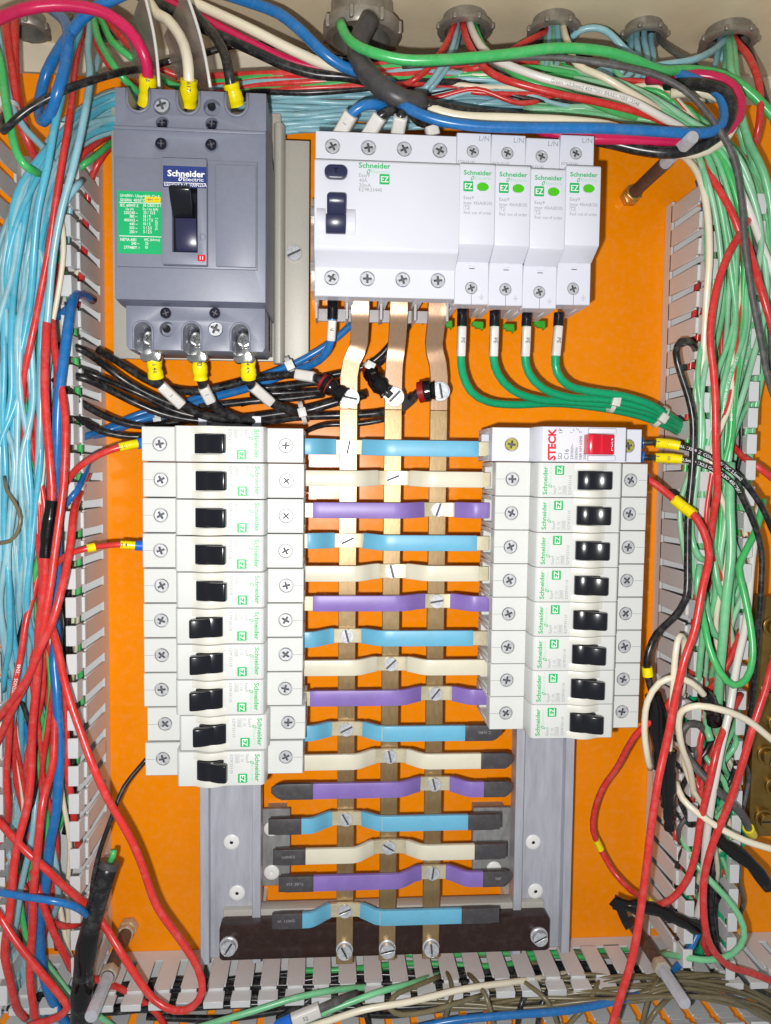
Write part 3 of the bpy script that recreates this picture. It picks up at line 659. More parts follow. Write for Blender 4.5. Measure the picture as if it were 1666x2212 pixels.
    for cx in cx2:
        pth = [Vector((cx-4.7, yB+.4, 82.1)), Vector((cx-4.7, yc, 82.1))]+[Vector((cx-4.7*math.cos(a), yc+4.7*math.sin(a), 82.1)) for a in [math.pi*k/10 for k in range(1, 10)]]+[Vector((cx+4.7, yc, 82.1)), Vector((cx+4.7, yB+.4, 82.1))]
        part('rim', MB().tube(pth, .6, 8), g, t, smooth=True)
        lug = part('terminal_lug', MB().slab([(cx-4, yc+3), (cx+4, yc+3), (cx+6, yB-1), (cx+4.5, yB-4), (cx-4.5, yB-4), (cx-6, yB-1)], 62, 66), 'chrome', t, bevel=1.2, seg=2)
        part('cavity_shade', MB().box(cx-4.05, cx+4.05, yB+4.1, yc+4.0, 60, 61.9), 'black_plastic', t)  # black slab stands in for the shade inside the terminal opening
        part('washer', MB().lathe([(4.0, 66), (4.0, 68), (3.6, 68.6), (2.9, 68.8)], cx+.3, yc-1.6), 'chrome', lug, smooth='auto')
        screw(ph27c, cx+.3, yc-1.6, 68.8, lug)
    for u, v in ((350, 229),): screw(ph40, *B(u, v, 84), 83.2, t)
    for u, v in ((466, 711),): screw(ph40, *B(u, v, 78), 77, t)
    for u, v, h in ((351, 267, 83.2), (458, 269, 83.2), (349, 312, 90), (457, 314, 90), (359, 677, 80.9), (465, 677, 80.9)): screw(ph27b, *B(u, v, h), h, t)
    for u, v, h in ((458, 232, 82.9), (361, 711, 75.9)): part('hole', MB().lathe([(2.0, h), (2.0, h+1.2), (1.9, h+1.2)], *B(u, v, h)), 'black_plastic', t)
ph27c = screw_mesh('screw', 'chrome', 2.7, 'cross', 1.6); ph40 = screw_mesh('screw', 'zinc', 3.7, 'cross', 2.6); ph27b = screw_mesh('screw', 'black_steel', 2.6, 'cross', 1.6)
make_mccb()
def barrier(u0, v0, u1, v1, label):
    a, c = P(u0, v0, 84), P(u1, v1, 84)
    t = thing('phase_barrier', label, 'phase barrier', (a.x, a.y, 84), 0, 'translucent phase barriers')
    d = c-a
    prof = [(0, 0)]; n = 7
    pts = [Vector((d.x*k/n+ (math.sin(k/n*math.pi)*1.6), d.y*k/n, 0)) for k in range(n+1)]
    mb = MB(); vs = []
    for i, p in enumerate(pts):
        sw = 21*math.sin(min(1, i/n*1.25)*math.pi*.62)
        vs += [(p.x-.45-sw, p.y+2, -40), (p.x+.45-sw, p.y+2, -40), (p.x+.45, p.y, 6), (p.x-.45, p.y, 6)]
    mb.add(vs, [(k*4+i, k*4+(i+1) % 4, k*4+4+(i+1) % 4, k*4+4+i) for k in range(n) for i in range(4)]+[(3, 2, 1, 0), (n*4, n*4+1, n*4+2, n*4+3)])
    part('sheet', mb, 'barrier', t, smooth='auto')
    part('edge_bead', MB().tube([Vector((p.x, p.y, 6.2)) for p in pts], .75, 8), 'marker_white', t, smooth=True)
barrier(350, 200, 316, -6, 'translucent plastic barrier between the crimson and cream cables above the big breaker')
barrier(459, 202, 405, -6, 'translucent plastic barrier between the cream and black cables above the big breaker')
# ================================================================ threaded rods
def rod(label, base, tip, h, split, r, caps):
    a = P(*base, 0); b = P(*tip, h)
    t = thing('threaded_rod', label, 'rod', (a.x, a.y, 0), 0, 'threaded rods standing out of the plate')
    d = Vector((b.x-a.x, b.y-a.y, h)); m = d*split
    n1 = 34; part('sleeve', MB().tube([d*.02+(m-d*.02)*k/12 for k in range(13)], r*1.12, 20), 'rod_brown', t, smooth='auto')
    mb = MB(); k = int((d-m).length/1.0)
    mb.tube([m+(d-m)*i/(2*k) for i in range(2*k+1)], lambda s: r*(1.0 if int(round(s*2*k)) % 2 else .92), 18)
    part('thread', mb, 'rod_bright', t, smooth='auto')
    hexa = [(6.0*math.cos(math.pi*i/3), 6.0*math.sin(math.pi*i/3)) for i in range(6)]; nm = 'yellow_brass' if not caps else 'dusty_nut'
    part('nut', MB().slab(hexa, 0.1, 6.5), nm, t, (d.x*.01, d.y*.01, 0), bevel=.6)
    part('nut', MB().slab([(x*.9, y*.9) for x, y in hexa], 6.6, 11), nm, t, (d.x*.05, d.y*.05, 0), .3, bevel=.6)
    if caps:
        c = d*caps; part('nut', MB().slab([(x*.86, y*.86) for x, y in hexa], -3, 3), nm, t, (c.x, c.y, c.z), .2, bevel=.6)
    return t
rod('threaded rod with bright tip standing out right of the surge arresters', (1358, 427), (1497, 296), 92, .62, 3.3, 0)
rod('dusty threaded rod with bright tip beside the cut black cable', (280, 1998), (197, 2196), 90, .62, 3.4, .58)
rod('dusty threaded rod with bright tip beside the long red wire', (1351, 1971), (1480, 2168), 90, .66, 3.4, .64)
# ================================================================ conduit glands in the roof
def gland(label, u, v, rad, drop, lugs, group='metal conduit fittings in the cabinet roof'):
    p = P(u, v, 0); kk = (260-drop)/p.y; h = DIST*(1-kk); p = P(u, v, h)
    t = thing('conduit_fitting', label, 'conduit fitting', (p.x, 260, h), 0, group)
    g = 'gland_zinc'; y1, y0 = -.2, p.y-260
    prof = [(rad*.80, y1), (rad*.80, y0*.55), (rad, y0*.62), (rad*1.0, y0*.9), (rad*.93, y0), (rad*.74, y0), (rad*.72, y0*.5), (rad*.70, y1-1)]
    n = 36; vs = []; mb = MB()
    for r, y in prof:
        for k in range(n): vs.append((r*math.cos(2*math.pi*k/n), y, r*math.sin(2*math.pi*k/n)))
    m = len(prof)
    mb.add(vs, [(i*n+k, i*n+(k+1) % n, (i+1)*n+(k+1) % n, (i+1)*n+k) for i in range(m-1) for k in range(n)])
    part('ring', mb, g, t, smooth='auto')
    part('throat', MB().lathe([(rad*.70, y1-1.2), (rad*.70, y1-.6)], 0, 0, 24, 'y'), 'black_plastic', t)
    for k in range(lugs):
        a = 2*math.pi*k/lugs+.3; c, s = math.cos(a)*rad*.99, math.sin(a)*rad*.99
        part('lug', MB().box(c-1.3, c+1.3, y0*.95, y0*.6, s-1.3, s+1.3), g, t, bevel=.5, seg=1)
    return t
gland('large grey metal conduit fitting that the thick black sheathed cable leaves', 782, 88, 22, 20, 8)
gland('metal conduit ring nearest the large fitting, red and pale wires leaving it', 1004, 72, 16, 9, 7)
gland('metal conduit ring with pale green and blue wires, second from the large fitting', 1196, 78, 15.5, 9, 7)
gland('metal conduit ring with several pale blue wires, third from the large fitting', 1390, 86, 13.5, 8, 7)
gland('metal conduit ring with green and red wires, farthest from the large fitting', 1573, 98, 16.5, 9, 7)
gland('dusty conduit ring behind the loop of thick blue cable', 62, 72, 12, 10, 6)
gland('dusty conduit ring behind the crimson cable with green and red wires', 205, 66, 14, 9, 6)
# ================================================================ brass terminal bar at the edge
def terminal_bar():
    a = P(1664, 1720, 30)
    t = thing('terminal_bar', 'brass terminal bar with bolts at the picture edge', 'terminal bar', (269, -228, 0))
    part('bar', MB().box(-12, 12, 0, 150, 26, 34), 'brass_bar', t, bevel=.8)
    for y in (8, 140): part('standoff', MB().box(-8, 8, y-6, y+6, 0, 25.9), 'w_cream' if False else 'bakelite', t)
    sm = screw_mesh('bolt', 'brass_bar', 4.6, 'slot', 4)
    for k in range(7):
        put('washer', WASH, t, (-3+(k % 2)*6, 12+k*20, 34)); put('bolt', sm, t, (-3+(k % 2)*6, 12+k*20, 35.6), k*.7)
WASH = MB().lathe([(6.0, 0), (6.0, 1.2), (5.4, 1.6)], n=24).mesh('washer', 'brass_bar', smooth='auto')
terminal_bar()
# ================================================================ wires and cables
WIRES = {}
DEEP = []          # strands buried in the bundles that nobody could pick apart
def catmull(p, step=5.0):
    q = [p[0]*2-p[1]]+p+[p[-1]*2-p[-2]]; out = []
    for i in range(1, len(q)-2):
        a, b, c, d = q[i-1:i+3]; n = max(2, int((c-b).length/step))
        for k in range(n):
            t = k/n
            t0 = 0; t1 = max((b-a).length, .01)**.5; t2 = t1+max((c-b).length, .01)**.5; t3 = t2+max((d-c).length, .01)**.5
            x = t1+(t2-t1)*t
            A1 = a*((t1-x)/(t1-t0))+b*((x-t0)/(t1-t0)); A2 = b*((t2-x)/(t2-t1))+c*((x-t1)/(t2-t1)); A3 = c*((t3-x)/(t3-t2))+d*((x-t2)/(t3-t2))
            B1 = A1*((t2-x)/(t2-t0))+A2*((x-t0)/(t2-t0)); B2 = A2*((t3-x)/(t3-t1))+A3*((x-t1)/(t3-t1))
            out.append(B1*((t2-x)/(t2-t1))+B2*((x-t1)/(t2-t1)))
    return out+[p[-1]]
def parse(s):
    rows = [[float(a) for a in w.split(',')] for w in s.split()]
    known = [(i, r[2]) for i, r in enumerate(rows) if len(r) > 2]
    out = []
    for i, r in enumerate(rows):
        lo = [k for k in known if k[0] <= i]; hi = [k for k in known if k[0] >= i]
        if not lo: h = hi[0][1]
        elif not hi: h = lo[-1][1]
        else:
            (i0, h0), (i1, h1) = lo[-1], hi[0]; h = h0 if i0 == i1 else h0+(h1-h0)*(i-i0)/(i1-i0)
        out.append((r[0], r[1], h))
    return out
def wire(label, m, r, s, group=None, name='wire', cat=None, wob=.35, n=10, lump=0.0, deep=False):
    pix = parse(s) if isinstance(s, str) else s
    if r < 2.5 and m not in ('w_pe',): r *= .92
    pts = catmull([p if isinstance(p, Vector) else P(*p) for p in pix])
    ph = [random.uniform(0, 6.28) for _ in range(4)]
    for i, p in enumerate(pts):      # slight waviness of hand-pulled wire
        e = min(1, i/6, (len(pts)-1-i)/6)
        p.x += e*wob*(math.sin(i*.23+ph[0])+.6*math.sin(i*.61+ph[1])); p.y += e*wob*.6*math.sin(i*.31+ph[2]); p.z += e*wob*(math.sin(i*.27+ph[3]))
    if deep: DEEP.append((pts, r, m)); return None
    o = part(name, MB().tube(pts, (lambda t: r*(1+lump*math.sin(t*23+ph[0])+lump*math.sin(t*41+ph[1])-lump*2*(t > .97))) if lump else r, n), m, smooth=True)
    tag(o, label, cat or name, group)
    WIRES[o.name] = (pts, r); return o
def near(o, u, v):
    pts, r = WIRES[o.name]; best = 0; bd = 1e9
    for i, p in enumerate(pts):
        c = CAM.transposed() @ Vector((p.x, p.y, p.z-DIST)); x, y = CX+F*c.x/-c.z, CY-F*c.y/-c.z
        d = (x-u)**2+(y-v)**2
        if d < bd: bd, best = d, i
    return best
def sub(pts, i, j):
    if i > j: i, j = j, i
    if i == j: j = min(j+1, len(pts)-1); i = j-1
    return pts[i:j+1]
def resample(pts, n):
    L = [0]
    for a, b in zip(pts, pts[1:]): L.append(L[-1]+(b-a).length)
    out = []
    for k in range(n+1):
        d = L[-1]*k/n; i = 0
        while i < len(L)-2 and L[i+1] < d: i += 1
        t = (d-L[i])/max(1e-9, L[i+1]-L[i]); out.append(pts[i].lerp(pts[i+1], t))
    return out
def ends_at(o, a, b):
    pts, r = WIRES[o.name]; i, j = near(o, *a), near(o, *b)
    sp = sub(pts, i, j); 
    return sp
def sleeve(o, a, b, m, k=1.25, name='marker_sleeve', lump=0.0, text_s=None, n=14):
    "a short tube over wire o between picture points a and b"
    pts, r = WIRES[o.name]; sp = resample(ends_at(o, a, b), 10)
    ph = random.uniform(0, 6)
    s = part(name, MB().tube(sp, lambda t: r*k*(1+lump*math.sin(t*9+ph)+lump*.7*math.sin(t*21+ph*2)), n), m, o, smooth='auto')
    if text_s: wrap_text(s, sp, r*k, *text_s)
    return s
def wrap_text(parent, sp, r, s, size, m, flip=False, start=0.0):
    "print that follows the wire and curls round its front"
    vs, fs, w = text_data(s, .01); k = size/.69; mb = MB()
    if flip: sp = sp[::-1]
    L = [0]
    for a, b in zip(sp, sp[1:]): L.append(L[-1]+(b-a).length)
    def at(d):
        i = 0
        while i < len(L)-2 and L[i+1] < d: i += 1
        t = (d-L[i])/max(1e-9, L[i+1]-L[i]); return sp[i].lerp(sp[i+1], t), (sp[i+1]-sp[i]).normalized()
    q = []
    for x, y in vs:
        p, t = at(start*L[-1]+x*k); view = (Vector((0, 0, DIST))-p).normalized()
        nrm = (view-t*view.dot(t)).normalized(); side = nrm.cross(t)
        a = (y*k-size*.5)/r
        q.append(p+(nrm*math.cos(a)+side*math.sin(a))*(r+.07))
    mb.add(q, fs); print_part(mb, m, parent)
def printed(o, a, b, s, size=1.7, m='white_print', flip=False): wrap_text(o, ends_at(o, a, b), WIRES[o.name][1], s, size, m, flip)
def box_marker(o, a, b, s=None, w=4.2, flip=False, out=1.0):
    "clear-fronted flat marker clipped on a wire"
    pts, r = WIRES[o.name]; sp = resample(ends_at(o, a, b), 6)
    prof = [(-w, -r*.7), (w, -r*.7), (w, r*.9), (w*.75, r*1.45*out), (-w*.75, r*1.45*out), (-w, r*.9)]
    sp2 = [sp[0].lerp(sp[-1], i/6) for i in range(7)]
    mk = part('wire_marker', MB().sweep(sp2, prof), 'marker_white', o, bevel=.4)
    if s:
        c = sp2[3]; t = (sp2[-1]-sp2[0]).normalized(); ang = math.atan2(t.y, t.x)+(math.pi if flip else 0)
        print_part(text(s, c.x+.9*math.sin(ang), c.y-.9*math.cos(ang), c.z+r*1.45*out+.35, size=2.2, align='c', rot=ang), 'dark_print', mk)
def blob_tape(o, a, b, k=1.6, m='tape_black', name='tape_wrap'): return sleeve(o, a, b, m, k, name, .1)
rnd = random.Random(3)
# ---- the four heavy cables and what they feed
BIG = 'heavy supply cables'
c1 = wire('thick crimson cable arching into the first upper terminal of the big breaker', 'w_crimson', 2.8, '-20,48,88 50,21,95 116,12 186,17 239,33 282,66 309,110,86 318,143,82 320,185,76 316,228,70', BIG, 'cable')
sleeve(c1, (320, 172), (315, 234), 'tape_yellow', 1.5, 'tape_wrap', .05, ('617', 2.0, 'dark_print'))
c2 = wire('thick cream cable bending into the middle upper terminal of the big breaker', 'w_cream', 2.75, '300,-14,60 322,5,62 340,30 365,43,72 392,80 405,125,80 408,172,78 407,228,70', BIG, 'cable')
sleeve(c2, (407, 173), (407, 234), 'tape_yellow', 1.6, 'tape_wrap', .05, ('6178', 2.0, 'dark_print'))
c3 = wire('thick black cable bending into the third upper terminal of the big breaker', 'w_black', 2.6, '400,0,50 430,40,56 460,75 482,110,70 492,145,78 498,180,76 512,228,70', BIG, 'cable')
sleeve(c3, (494, 176), (512, 234), 'tape_yellow', 1.6, 'tape_wrap', .06)
b1 = wire('thick blue cable with a hanging loop at the upper left', 'w_blue', 2.7, '280,-18,92 212,13 175,40 152,72,80 128,110,70 102,160,62 88,215,62 86,250,70 95,263,78 112,240,84 126,195,90 140,140 146,85,84 140,48,70 118,28,50 95,10,30', BIG, 'cable')
b2 = wire('thick blue cable running from the top edge into the black sheath', 'w_blue', 2.8, '480,-14,60 553,10,64 603,30 653,70,70 696,113,72 739,143 790,160,66 850,185,60', BIG, 'cable')
b3 = wire('thick cream cable crossing the cabinet top towards the black sheath', 'w_cream', 2.6, '380,-14,50 465,27,56 553,70,60 603,96 653,120 702,140 760,152,62 830,172,58', BIG, 'cable')
b4 = wire('thick crimson cable crossing the cabinet top under the cream one', 'w_crimson', 2.6, '335,-10,44 415,30,50 481,63,54 553,98,56 620,128 686,146 760,160,56 840,182,52', BIG, 'cable')
b5 = wire('thick black cable crossing the cabinet top under the crimson one', 'w_black', 2.6, '300,-10,52 365,20,56 415,50 481,80,58 553,113,60 620,143 686,162 760,168,60 840,190,54', BIG, 'cable')
sh = wire('thick black sheathed cable bending out of the large conduit fitting', 'heat_shrink', 5.2, '800,40,58 775,90,62 772,122,68 788,155,74 818,186,78 852,208,80 885,220,78 912,222,74', BIG, 'cable', n=16)
LP = 'heavy cables looping back above the surge arresters'
wire('thick blue cable leaving the sheath and running along above the surge arresters', 'w_blue', 2.7, '862,222,80 905,246,82 952,262 1018,271,84 1106,274 1280,278,86 1400,284 1500,288 1536,284 1558,268,82 1566,240 1556,205,74 1526,185 1476,163,60 1430,156,50', LP, 'cable')
wire('thick crimson cable looping at the right above the bright rod', 'w_crimson', 2.9, '900,226,70 980,240,66 1106,262,60 1200,290,66 1284,299,72 1341,299 1442,305,76 1526,303 1574,278,74 1598,238 1590,198,68 1560,173 1509,162 1456,168,56 1400,172,44', LP, 'cable')
wire('thick black cable forming the front of the loop at the right', 'w_black', 3.2, '905,222,72 960,235 1050,250,66 1150,262 1230,290,66 1324,309,70 1392,323 1459,328,78 1526,310 1564,278,80 1579,238 1570,205,76 1536,188 1492,181,64 1440,182,50', LP, 'cable')
wire('thick cream cable just inside the black loop at the right', 'w_cream', 2.7, '908,226,70 980,250,72 1106,258 1230,262,74 1330,275,70 1420,318,66 1476,333,70 1526,325 1570,293,72 1586,258 1577,228,66 1543,206 1503,198 1449,202,54', LP, 'cable')
wire('thick green cable sweeping out of the large conduit fitting across the top', 'w_leaf', 2.6, '735,50,62 745,72,66 765,95,74 805,114,80 868,129 951,129,82 1106,116,78 1206,104 1308,111,74 1375,131,70 1425,152,64 1490,152,56 1560,163,54 1610,190,56 1650,228 1690,275,58', None, 'cable')
wire('dark grey cable sweeping over the top and down the right edge', 'w_grey', 1.9, '870,142,50 1000,134,62 1106,124,70 1206,124 1308,138,76 1408,161,78 1476,195,80 1526,242,82 1560,288,84 1586,340,84 1603,437,82 1613,551 1623,637,80 1644,738 1660,822 1690,900,70', None, 'cable')
tk = wire('black printed cable running from the upper left corner behind the phase barriers', 'w_black', 2.0, '8,250,72 2,268,78 8,283,84 30,264,88 66,236 133,199,88 199,173,80 266,154,66 315,147,40 362,134,30 432,119,26 500,100 600,96,24 646,108,22 739,127,22 830,140,20 900,143,20 1050,135,18')
printed(tk, (362, 136), (420, 122), 'SMTAV'); printed(tk, (494, 101), (560, 97), 'Green'); printed(tk, (646, 108), (700, 118), 'BRASIL', 2.0); printed(tk, (722, 123), (790, 133), '13248', 2.0)
# ---- cables into the residual current switch
IN = 'feeds bending into the top of the four-pole switch'
for lab, m, pth, mk in (('blue feed marked N bending into the four-pole switch', 'w_blue', '870,226,66 838,232,74 812,226,80 785,228,82 760,246,80 745,270,76 732,296,72', ((757, 250), (733, 290))),
                        ('black feed bending into the second pole of the four-pole switch', 'w_black', '885,232,70 862,238,76 840,240,80 822,250,80 806,270,76 792,300,72', ((818, 252), (794, 292))),
                        ('black feed bending into the third pole of the four-pole switch', 'w_black', '905,232,66 890,232,70 876,236,78 866,250,80 861,270,76 858,304,70', ((868, 246), (859, 294))),
                        ('black feed bending into the fourth pole of the four-pole switch', 'w_black', '885,240,60 905,262,64 925,268,70 934,280,72 936,310,68', ((932, 274), (936, 302)))):
    o = wire(lab, m, 2.5, pth, IN, wob=.1); box_marker(o, *mk, 'N' if 'N b' in lab else None, 3.6)
# ---- earth conductors of the arresters
PE = 'green earth wires under the surge arresters'
for k, (w, s) in enumerate((('nearest the busbars', '999,668,62 998,705,62 996,770,60 1000,806,56 1018,846,52 1055,868,46 1110,874,42 1200,871,38 1290,880,38 1380,898,36 1440,920,34 1480,942,20'),
             ('second from the busbars', '1069,672,62 1068,705,62 1066,770,60 1076,808,56 1106,842,52 1160,862,48 1240,868,44 1330,876,42 1410,895,40 1450,916,36 1490,942,20'),
             ('third from the busbars', '1139,676,62 1137,705,62 1134,770,60 1142,805,58 1172,838,56 1230,858,52 1300,862,48 1360,872,46 1415,888,44 1455,908,38 1495,935,20'),
             ('farthest from the busbars', '1208,676,62 1206,705,62 1200,770,62 1203,804,62 1226,832,60 1280,846,56 1340,854,52 1400,872,48 1445,898,42 1492,926,20'))):
    o = wire(f'green earth wire marked PE, {w}', 'w_pe', 2.25, s, PE, wob=.1)
    u = float(s.split(',')[0]); sleeve(o, (u, 668), (u, 704), 'black_plastic', 1.25, 'ferrule')
    v = u-1-k; box_marker(o, (v, 708), (v-1, 766), 'PE', 2.3)
def tie(label, pts, r, head, group='white cable ties'):
    "strap round a bundle"
    a, b = [P(*p) for p in pts]; c = (a+b)/2; ax = (b-a); half = ax.length/2; d = ax.normalized(); z = Vector((0, 0, 1)); along = d.cross(z).normalized()
    t = thing('cable_tie', label, 'cable tie', (c.x, c.y, c.z), 0, group)
    ring = [d*(half*math.cos(x))+z*(r*math.sin(x)) for x in [2*math.pi*k/24 for k in range(25)]]
    mb = MB(); vs = []
    for p in ring:
        for s, g in ((-1.3, 1.0), (1.3, 1.0), (1.3, 1.06), (-1.3, 1.06)): vs.append(p*g+along*s)
    mb.add(vs, [(k*4+i, k*4+(i+1) % 4, k*4+4+(i+1) % 4, k*4+4+i) for k in range(24) for i in range(4)])
    part('band', mb, 'tie_white', t, smooth='auto')
    hp = d*(half*head)+z*(r*math.sqrt(max(0.05, 1-head*head))+.6); ang = math.atan2(d.y, d.x)
    part('lock', MB().box(-2.6, 2.6, -2.3, 2.3, -1.6, 2.0), 'tie_white', t, (hp.x, hp.y, hp.z), ang, bevel=.4)
tie('white cable tie round the four green earth wires, nearer the arresters', ((1328, 844, 46), (1318, 890, 46)), 5.4, .1)
tie('white cable tie round the four green earth wires, nearer the duct', ((1440, 880, 40), (1412, 920, 40)), 6.0, .25)
tie('white cable tie round black cables above the ten-breaker column', ((648, 868, 34), (660, 915, 34)), 6.5, .05)
tie('white cable tie on the blue and black wires under the big breaker', ((618, 772, 42), (634, 806, 42)), 6, .2)
tie('white cable tie on the wires beside the middle busbar', ((786, 786, 40), (812, 800, 40)), 5, 0)
tie('white cable tie round the wires at the left edge', ((2, 238, 62), (40, 228, 62)), 6, .1)
tie('white cable tie on the blue wires left of the top breaker', ((340, 886, 20), (346, 918, 20)), 4, .6)
# ---- outgoing black cables of the big breaker and the busbar feeds
OUT = 'black cables between the big breaker and the busbars'
o = wire('black cable marked R1 leaving the first lower terminal of the big breaker', 'w_black', 2.5, '325,740,62 333,775,62 338,815,58 362,846,54 395,874,50 440,896,44 500,906,38 580,898,34 660,884,32 720,868,34', OUT)
sleeve(o, (333, 774), (338, 820), 'tape_yellow', 1.6, 'tape_wrap', .06, ('46 46', 2.0, 'dark_print')); box_marker(o, (345, 826), (386, 868), 'R1', 3.0, False)
o = wire('black cable marked S1 leaving the middle lower terminal of the big breaker', 'w_black', 2.5, '424,738,62 431,775,62 434,818,58 448,850,54 466,880,48 500,900,42 560,912,34 636,902,28 736,897,26 785,895 835,889,30 872,876,38 905,848,48 940,843,50', OUT)
sleeve(o, (431, 774), (434, 820), 'tape_yellow', 1.6, 'tape_wrap', .06, ('10', 2.6, 'dark_print')); box_marker(o, (438, 828), (462, 872), 'S1', 3.0)
sleeve(o, (870, 880), (884, 866), 'heat_shrink', 1.35, 'sheath'); sleeve(o, (905, 850), (934, 844), 'tape_black', 2.3, 'tape_wrap', .1); sleeve(o, (900, 853), (907, 848), 'tape_red', 2.4, 'tape_end')
o = wire('black cable leaving the third lower terminal of the big breaker', 'w_black', 2.6, '528,738,62 536,775,62 538,818,58 556,846,54 584,868,48 619,884,42 653,889,38 692,879,38 736,866,38 790,852,36', OUT)
sleeve(o, (535, 774), (538, 820), 'tape_yellow', 1.6, 'tape_wrap', .06, ('64 49', 2.0, 'dark_print')); box_marker(o, (542, 828), (574, 872), None, 3.0)
o = wire('black cable with a taped lug bolted to the busbar nearest the taller column', 'w_black', 2.4, '212,756,30 252,779,34 292,805,36 332,828 385,844,36 431,846 500,832,38 553,818,40 603,812,42 640,809,46 680,815,50 712,834,52 745,856,53', OUT)
box_marker(o, (640, 809), (684, 817), None, 3.0); sleeve(o, (694, 822), (738, 850), 'tape_black', 2.1, 'tape_wrap', .12); sleeve(o, (688, 819), (696, 824), 'tape_red', 2.2, 'tape_end')
o = wire('black cable with a taped lug bolted to the middle busbar', 'w_black', 2.3, '895,672,42 862,738,38 822,782,36 800,798,40 808,815,46 826,838,52 845,856,53', OUT)
sleeve(o, (802, 803), (838, 850), 'tape_black', 2.3, 'tape_wrap', .12); sleeve(o, (798, 796), (803, 806), 'tape_red', 2.3, 'tape_end')
wire('black wire slanting down from the four-pole switch behind the middle busbar', 'w_black', 2.2, '888,676,30 850,735,30 812,778,28 770,800,26 700,815,24 600,850,22 520,872,20', OUT)
LUG = MB().slab(circ(0, 0, 5.6, 28), -.1, 1.3).mesh('terminal_lug', 'zinc', bevel=.3, seg=1)
for u, v, i, w in ((752, 860, 0, 'bolt and washer clamping a lug on the busbar nearest the taller column'), (849, 857, 1, 'bolt and washer clamping a lug on the middle busbar'), (948, 845, 2, 'bolt and washer clamping a lug on the busbar nearest the shorter column')):
    p = P(u, v, 50); t = thing('lug_bolt', w, 'bolt', (BX[i]+.4, p.y, 48.6), 0, 'bolts clamping cable lugs')
    put('washer', LUG, t); screw(slot6, 0, 0, 1.3, t); part('tongue', MB().box(-11, -4.5, -3.2, 3.2, 0, 1.1), 'zinc', t, (0, 0, 0), -.5 if i < 2 else 0)
K = 'black wires coming out of the duct below the big breaker'
for k, (s, r) in enumerate((('118,748,40 150,747,50 178,757,50 212,779,40 259,815,34 300,840,32 345,862,30 420,890,28 500,900,26', 2.3), ('128,812,40 149,811,50 186,818,50 232,838,42 285,865,36 348,892,32 415,907,30 480,910,28 560,900,26 640,885', 2.4),
             ('118,820,44 146,848,48 173,868,46 212,892,40 259,912,34 309,921,30 360,915,26 420,905', 2.3), ('100,800,36 125,840,44 146,872,46 173,905,42 212,928,34 259,940,30 320,942,26 400,925', 2.2),
             ('140,790,34 190,806,44 240,826,38 300,852,32 372,886,30 450,905,26', 1.9), ('560,838,30 600,836,28 650,830,26 700,826,24 760,828,22', 2.2), ('540,850,26 600,850,26 660,846,24 720,842,22', 2.0), ('430,880,24 500,872,24 560,866,24 620,862,22 700,852,20', 2.2),
             ('640,945,22 670,928,30 702,918,34 779,915,34 835,905,34 870,892,30', 1.6))):
    wire('black wire crossing the orange plate under the big breaker', 'w_black', r, s, K)
BL = 'blue neutral wires under the big breaker'
o = wire('blue wire marked N leaving the bottom of the four-pole switch', 'w_blue', 2.4, '719,648,62 718,690,62 716,735,58 704,768,50 680,786,42 650,798,36 600,815,30 530,840,24 450,862,20 380,888,18 300,908,18 226,932,24', BL)
sleeve(o, (719, 652), (718, 682), 'black_plastic', 1.25, 'ferrule'); box_marker(o, (718, 690), (716, 738), 'N', 2.4)
wire('blue wire passing behind the first busbar towards the left', 'w_blue', 2.2, '770,690,34 732,726,34 686,759,34 639,785,32 603,799,30 540,822,24 470,845,20 400,868,16', BL)
wire('blue wire coming out of the left duct beside the top breaker', 'w_blue', 2.2, '108,930,40 120,948,46 146,950,48 186,942,40 232,926,24 282,902,14 332,886,12 400,872,10', BL)
wire('blue wire crossing under the black wires left of the top breaker', 'w_blue', 2.0, '112,880,34 130,905,40 165,925,36 210,932,24 260,918,12 330,900,10 420,880,8', BL)
wire('thin blue wire under the black cables beside the top breaker', 'w_blue', 1.9, '180,945,30 230,938,18 280,920,8 340,905,8 430,885,8', BL)
# ---- pale blue bundle in the left duct
SKY = 'pale blue wires bundled in the left duct'
for k in range(48):
    f = k/47; j = lambda a: rnd.uniform(-a, a); lay = rnd.choice((0, 0, 12, 22))
    y0 = 200+86*f+j(4); x5 = 0+106*f+j(14); x8 = -4+98*f+j(18); x11 = -6+84*f+j(18); x14 = 0+66*f+j(20); x16 = 10+70*f+j(24)
    s = [(330, y0-8, 14+lay*.3), (246, y0, 22+lay*.4), (190-10*f+j(5), y0+26+j(6), 30+lay*.6), (128+8*f+j(6), y0+74+20*f+j(8), 40+lay), (74+40*f+j(6), y0+150+26*f, 46+lay), (32+66*f+j(6), y0+238+30*f, 48+lay),
         (x5, 600+j(16), 46+lay), (x8+j(6), 720+j(20), 46+lay), (x8, 860, 44+lay), (x11+j(8), 985, 44+lay), (x11, 1106, 42+lay), (x14, 1300+j(30), 40+lay), (x16, 1480+j(40), 34+lay*.6)]
    if k % 3 == 0: s += [(x16+j(20), 1640, 30), (40+j(30), 1780, 26), (60+j(30), 1960, 24), (50+j(40), 2120, 20), (90+j(40), 2230, 18)]
    wire('pale blue wire in the bundle hanging down the duct left of the big breaker', 'w_sky' if rnd.random() < .72 else 'w_aqua', rnd.uniform(1.45, 1.85), s, SKY, wob=.8, deep=(lay == 0 and k % 5 > 0))
wire('pale blue wire dropping from the roof in front of the pale blue bundle, right one', 'w_sky', 2.0, '196,40,30 192,100,50 195,160,66 186,232,78 173,299,82 156,365,82 133,448,80 116,553,76 104,680,70 92,820,68 84,960,66 78,1106,60 70,1260,54', SKY)
